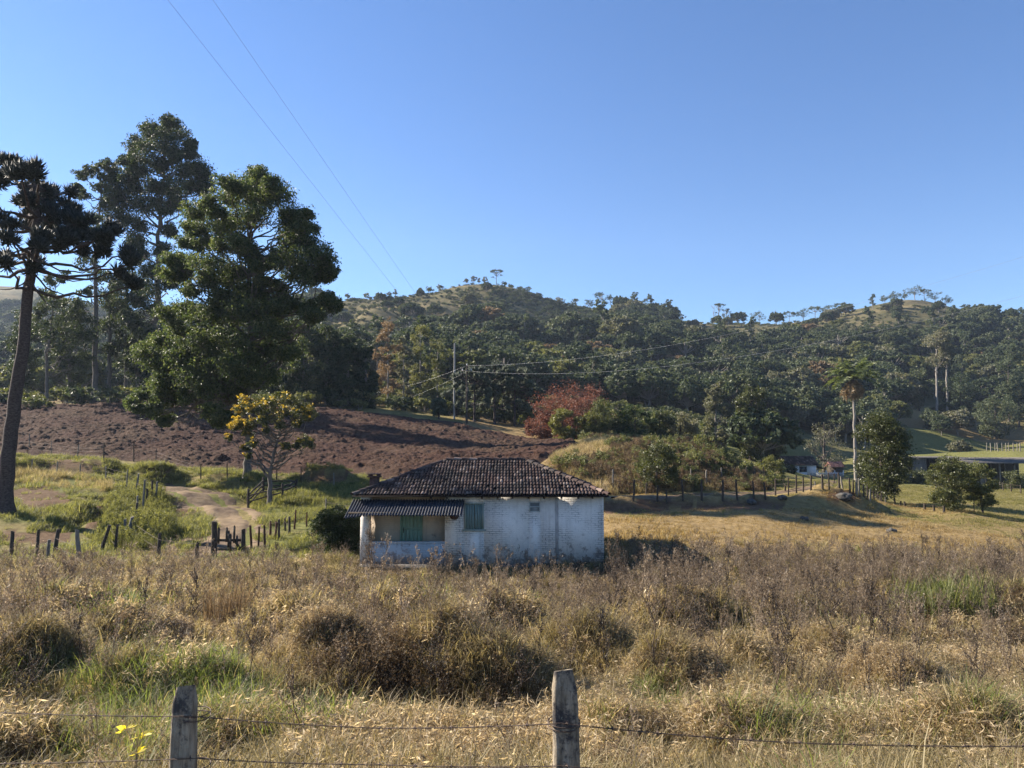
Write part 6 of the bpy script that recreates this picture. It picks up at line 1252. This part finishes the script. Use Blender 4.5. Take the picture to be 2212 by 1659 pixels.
def pasture():
    rng = np.random.default_rng(31)
    pr = [proto(lambda m, r: blades(m, 34, .20, .018, .7, .9, r, .22, 2), M_dry, 500), proto(lambda m, r: blades(m, 34, .18, .018, .7, .9, r, .24, 2), M_past, 501), proto(lambda m, r: blades(m, 60, .40, .018, .6, 1.2, r, .30, 3), M_bank, 502),
          proto(lambda m, r: blades(m, 46, .62, .016, .4, .8, r, .2), M_tan, 503), proto(lambda m, r: (blades(m, 40, .55, .016, .5, 1.1, r, .25), weed(m, .75, r, 8, .009, .05, 12)), M_dark, 504), proto(lambda m, r: (blades(m, 60, .62, .014, .3, .6, r, .3), weed(m, .6, r, 6, .006, .05, 10)), M_bank, 505), proto(lambda m, r: blades(m, 40, .5, .02, .4, .8, r, .25), M_straw, 506), proto(lambda m, r: [blob(m, (r.normal(0, .3), r.normal(0, .3), .35 + r.uniform(0, .3)), .34, r, 5, 18, .13, .45, .2) for _ in range(5)], L_olive, 507)]
    N = 90000; d = np.sqrt(rng.uniform(28 ** 2, 100 ** 2, N)); u = rng.uniform(-.74, .74, N); x = u * d; y = d; z = hz(x, y); px, py = ground_px(x, y, z); n1 = fbm(x / 2.5, y / 2.5, 101, 3); n2 = fbm(x / 7, y / 7, 103, 3); q = rng.random(N)
    idx = np.full(N, -1); right = px > 1000
    mound = right & inpoly(px, py, [(1170, 985), (1270, 950), (1350, 935), (1440, 935), (1560, 965), (1680, 1040), (1660, 1060), (1480, 1062), (1320, 1070), (1240, 1035)]) & (d > 53)
    idx = np.where(right & (d < 100), np.where(n2 + (d - 50) / 70 + (px - 1700) / 2500 < .5, 0, 1), idx)
    idx = np.where(~right, 2, idx)
    idx = np.where(mound, np.where((px < 1320) & (n2 < .6), np.where(q < .5, 6, 3), np.where(q < .42, 3, np.where(q < .95, 4, 7))), idx)  # darker scrub right of the straw, the flank's shade put into tuft colour
    lush = inpoly(px, py, [(240, 1075), (300, 1050), (350, 1060), (370, 1110), (375, 1170), (300, 1190), (200, 1180), (230, 1120)]); idx = np.where(lush, 5, idx)
    ylw = inpoly(px, py, [(20, 1010), (90, 1015), (250, 1045), (240, 1060), (120, 1055), (20, 1045)]); idx = np.where(ylw, np.where(q < .5, 3, 2), idx)
    track = inpoly(px, py, [(370, 1215), (430, 1180), (465, 1150), (440, 1112), (385, 1085), (330, 1060), (310, 1042), (400, 1046), (470, 1060), (545, 1088), (568, 1125), (556, 1170), (510, 1205), (440, 1218)])
    lane = inpoly(px, py, [(1310, 1082), (1480, 1080), (1600, 1078), (1690, 1072), (1760, 1062), (1790, 1048), (1740, 1044), (1690, 1058), (1600, 1064), (1480, 1069), (1310, 1070)])
    soil = np.zeros(N, bool)
    for poly in ([(20, 1052), (90, 1048), (150, 1072), (140, 1098), (60, 1098), (15, 1080)], [(205, 1075), (225, 1080), (212, 1140), (180, 1150)], [(370, 1085), (400, 1085), (420, 1110), (412, 1130), (372, 1128)], [(0, 1145), (160, 1150), (150, 1172), (0, 1172)], [(640, 1020), (760, 1010), (740, 1045), (660, 1050)], [(1305, 1082), (1480, 1082), (1500, 1100), (1400, 1110), (1305, 1108)], [(1500, 1080), (1700, 1085), (1690, 1100), (1500, 1098)]): soil |= inpoly(px, py, poly)
    house = (x > P(770, 1100, 28)[0]) & (x < P(1312, 1100, 28)[0]) & (y > 26.9) & (y < 35)
    fieldz = (px < 1260) & (d > np.interp(px, [0, 200, 350, 520, 640, 850, 1000, 1150, 1260], [73, 72, 69, 67, 66, 61, 61, 66, 80]) - .5) & (d < np.interp(px, [0, 250, 500, 750, 1000, 1150, 1260], [110, 112, 117, 121, 116, 108, 92]))
    ok = (idx >= 0) & ~track & ~lane & ~house & ~fieldz & ~(soil & (q < .85)) & (rng.random(N) < np.where(mound | lush, 1.0, np.where(right, .35 + .9 * n1, .15 + 1.3 * sstep(.35, .6, n1)))) & ~((d < 34) & ~right & (q < .6)) & (px > -60) & (px < 2280)
    sc = rng.uniform(.6, 1.3, N) * (.35 + 1.3 * n1) * np.where(right & ~mound & (d > 36), .75, 1.1); I = np.where(ok)[0]; n = len(I); print('pasture', n)
    stuff_scatter('pasture_grass', pr, np.stack([x, y, z], 1)[I], np.stack([rng.normal(0, .12, n), rng.normal(0, .12, n), rng.uniform(0, 6.28, n)], 1), np.stack([sc, sc, sc * rng.uniform(.7, 1.2, N)], 1)[I], idx[I])
pasture()

# ------------------------------------------------------------------ single plants one can point at
def plant(name, label, px, d, fn, mat, seed, cat, group=None, lift=0):
    rng = np.random.default_rng(seed); x = XY(px, d); m = MB(); fn(m, rng); o = m.build(name, mat, loc=(x, d, hz1(x, d) + lift)); tag(o, label, cat, group); return o
plant('grass_tussock', 'bright green arching grass tussock just behind the slimmer front post', 368, 10.9, lambda m, r: blades(m, 900, 1.0, .011, .5, 1.2, r, .75, 5), M_green, 601, 'grass tussock')
plant('grass_tussock', 'green grass patch low between the two front posts', 560, 8.6, lambda m, r: blades(m, 500, .55, .010, .5, .8, r, .75, 4), M_green, 602, 'grass tussock')
plant('grass_tussock', 'stiff spiky green tussock in the brown weeds near the right edge', 2072, 19.6, lambda m, r: blades(m, 380, 1.45, .024, .28, .35, r, .7, 4), M_rush, 603, 'grass tussock')
plant('grass_tussock', 'wider pale green tussock left of the stiff spiky one', 1968, 20.0, lambda m, r: blades(m, 380, 1.15, .022, .5, .6, r, .8, 4), M_rush, 604, 'grass tussock')
plant('grass_tussock', 'upright light green tussock in the brown grass on the left', 262, 17.5, lambda m, r: blades(m, 220, 1.15, .020, .3, .5, r, .6, 4), M_green, 605, 'grass tussock')
plant('grass_tussock', 'small yellow green tuft between the thicker post and the right edge', 1420, 10.0, lambda m, r: blades(m, 220, .65, .011, .4, .6, r, .35, 4), M_green, 606, 'grass tussock')
plant('grass_tussock', 'dark upright rush clump in the left weeds', 505, 18.5, lambda m, r: blades(m, 420, 1.45, .015, .22, .25, r, .55, 3), M_dark, 607, 'grass tussock')
plant('grass_tussock', 'pale leaning rush clump in the middle of the right weeds', 1745, 11.6, lambda m, r: blades(m, 260, 1.05, .010, .6, .4, r, .5, 4), M_tan, 608, 'grass tussock')
def yl(m, r):
    st = curve((0, 0, -.35), (.02, 0, .62), r, 6, 0, .02); m.tube(st, np.linspace(.006, .003, 6), 5, 1)
    for (cx_, cz), k in (((-.05, .66), 7), ((.06, .62), 8), ((.02, .5), 6), ((0, .38), 5)):
        a = r.uniform(0, 6.28, k); ax = np.stack([np.cos(a), np.sin(a) * .8, r.uniform(-.5, .6, k)], 1); ax /= np.linalg.norm(ax, axis=1)[:, None]; L = r.uniform(.05, .085, k); leaf_quads(m, np.array([cx_, 0, cz]) + ax * L[:, None] * .6, ax, L, r, .38, 0, .05); m.tube([(0.01, 0, cz - .12), (cx_, 0, cz)], .003, 4, 1)
M_yel = grass_mat('yellow_leaves', [(.1, (.42, .34, .03)), (.6, (.62, .52, .06)), (.95, (.70, .62, .16))], .4, (1, .95, .3))
plant('yellow_leaved_plant', 'little plant with bright yellow leaves left of the slimmer front post', 318, 5.0, yl, [M_yel, M_brown], 611, 'plant', lift=.34)
# tall dead weeds standing above the rest
WP = [(lambda s: proto(lambda m, r: weed(m, 1.6, r, 15, .0135, .034, 18, .34), M_stem if s % 2 else M_brown, 620 + s))(s) for s in range(6)]
def tall_weeds():
    rng = np.random.default_rng(41); L = [(818, 24.5, 1.25), (800, 25.2, 1.0), (838, 24.8, .95), (952, 11.5, .95), (945, 24.5, .8), (1655, 12.0, 1.0), (1662, 19, 1.1), (742, 9.4, .75), (1408, 12.5, .9), (1120, 11, .8), (1230, 12, .75), (1490, 14, .85), (905, 23.5, .85), (1025, 22, .75), (1075, 24.5, .8), (1150, 20, .75), (665, 8.6, .75), (1905, 9.5, .7), (1800, 11, .8), (200, 12, .8), (330, 14, .9), (90, 10, .7), (555, 12, .9), (430, 18, .9), (620, 17, .8)]
    for _ in range(230):
        d = math.sqrt(rng.uniform(10 ** 2, 27 ** 2)); px = rng.choice([rng.uniform(1290, 2230), rng.uniform(1290, 2230), rng.uniform(-20, 760), rng.uniform(760, 1300)])
        L.append((px, d, rng.uniform(.55, .95) * (1.1 if px > 1290 else .85 if px < 760 else .6)))
    first = set()
    for i, (px, d, s) in enumerate(L):
        k = i % len(WP); o = WP[k] if k not in first else WP[k].copy()
        if k in first: col.objects.link(o)
        first.add(k); x = XY(px, d); o.name = 'dry_weed'; o.location = (x, d, hz1(x, d) - .05); o.rotation_euler = (rng.normal(0, .06), rng.normal(0, .06), rng.uniform(0, 6.28)); o.scale = (s * rng.uniform(.8, 1.1), s * rng.uniform(.8, 1.1), s)
        if i == 0: tag(o, 'tallest bushy brown weed in front of the left end of the farmhouse porch', 'weed', 'tall dry weeds in the field')
        else: tag(o, 'tall brown dead weed with rising twigs standing out of the dry field', 'weed', 'tall dry weeds in the field')
tall_weeds()

# ------------------------------------------------------------------ the air
def haze():
    m = MB(); m.box(-1400, 1400, -400, 1500, -130, 420); t = NT('haze_air')
    v = t.n('VolumePrincipled', {'Color': (.62, .76, 1.0, 1), 'Density': HAZE, 'Anisotropy': .2}); t.t.links.new(v.outputs[0], t.out.inputs['Volume'])
    o = m.build('haze', t.m); tag(o, kind='stuff')
HAZE = .00013
haze()
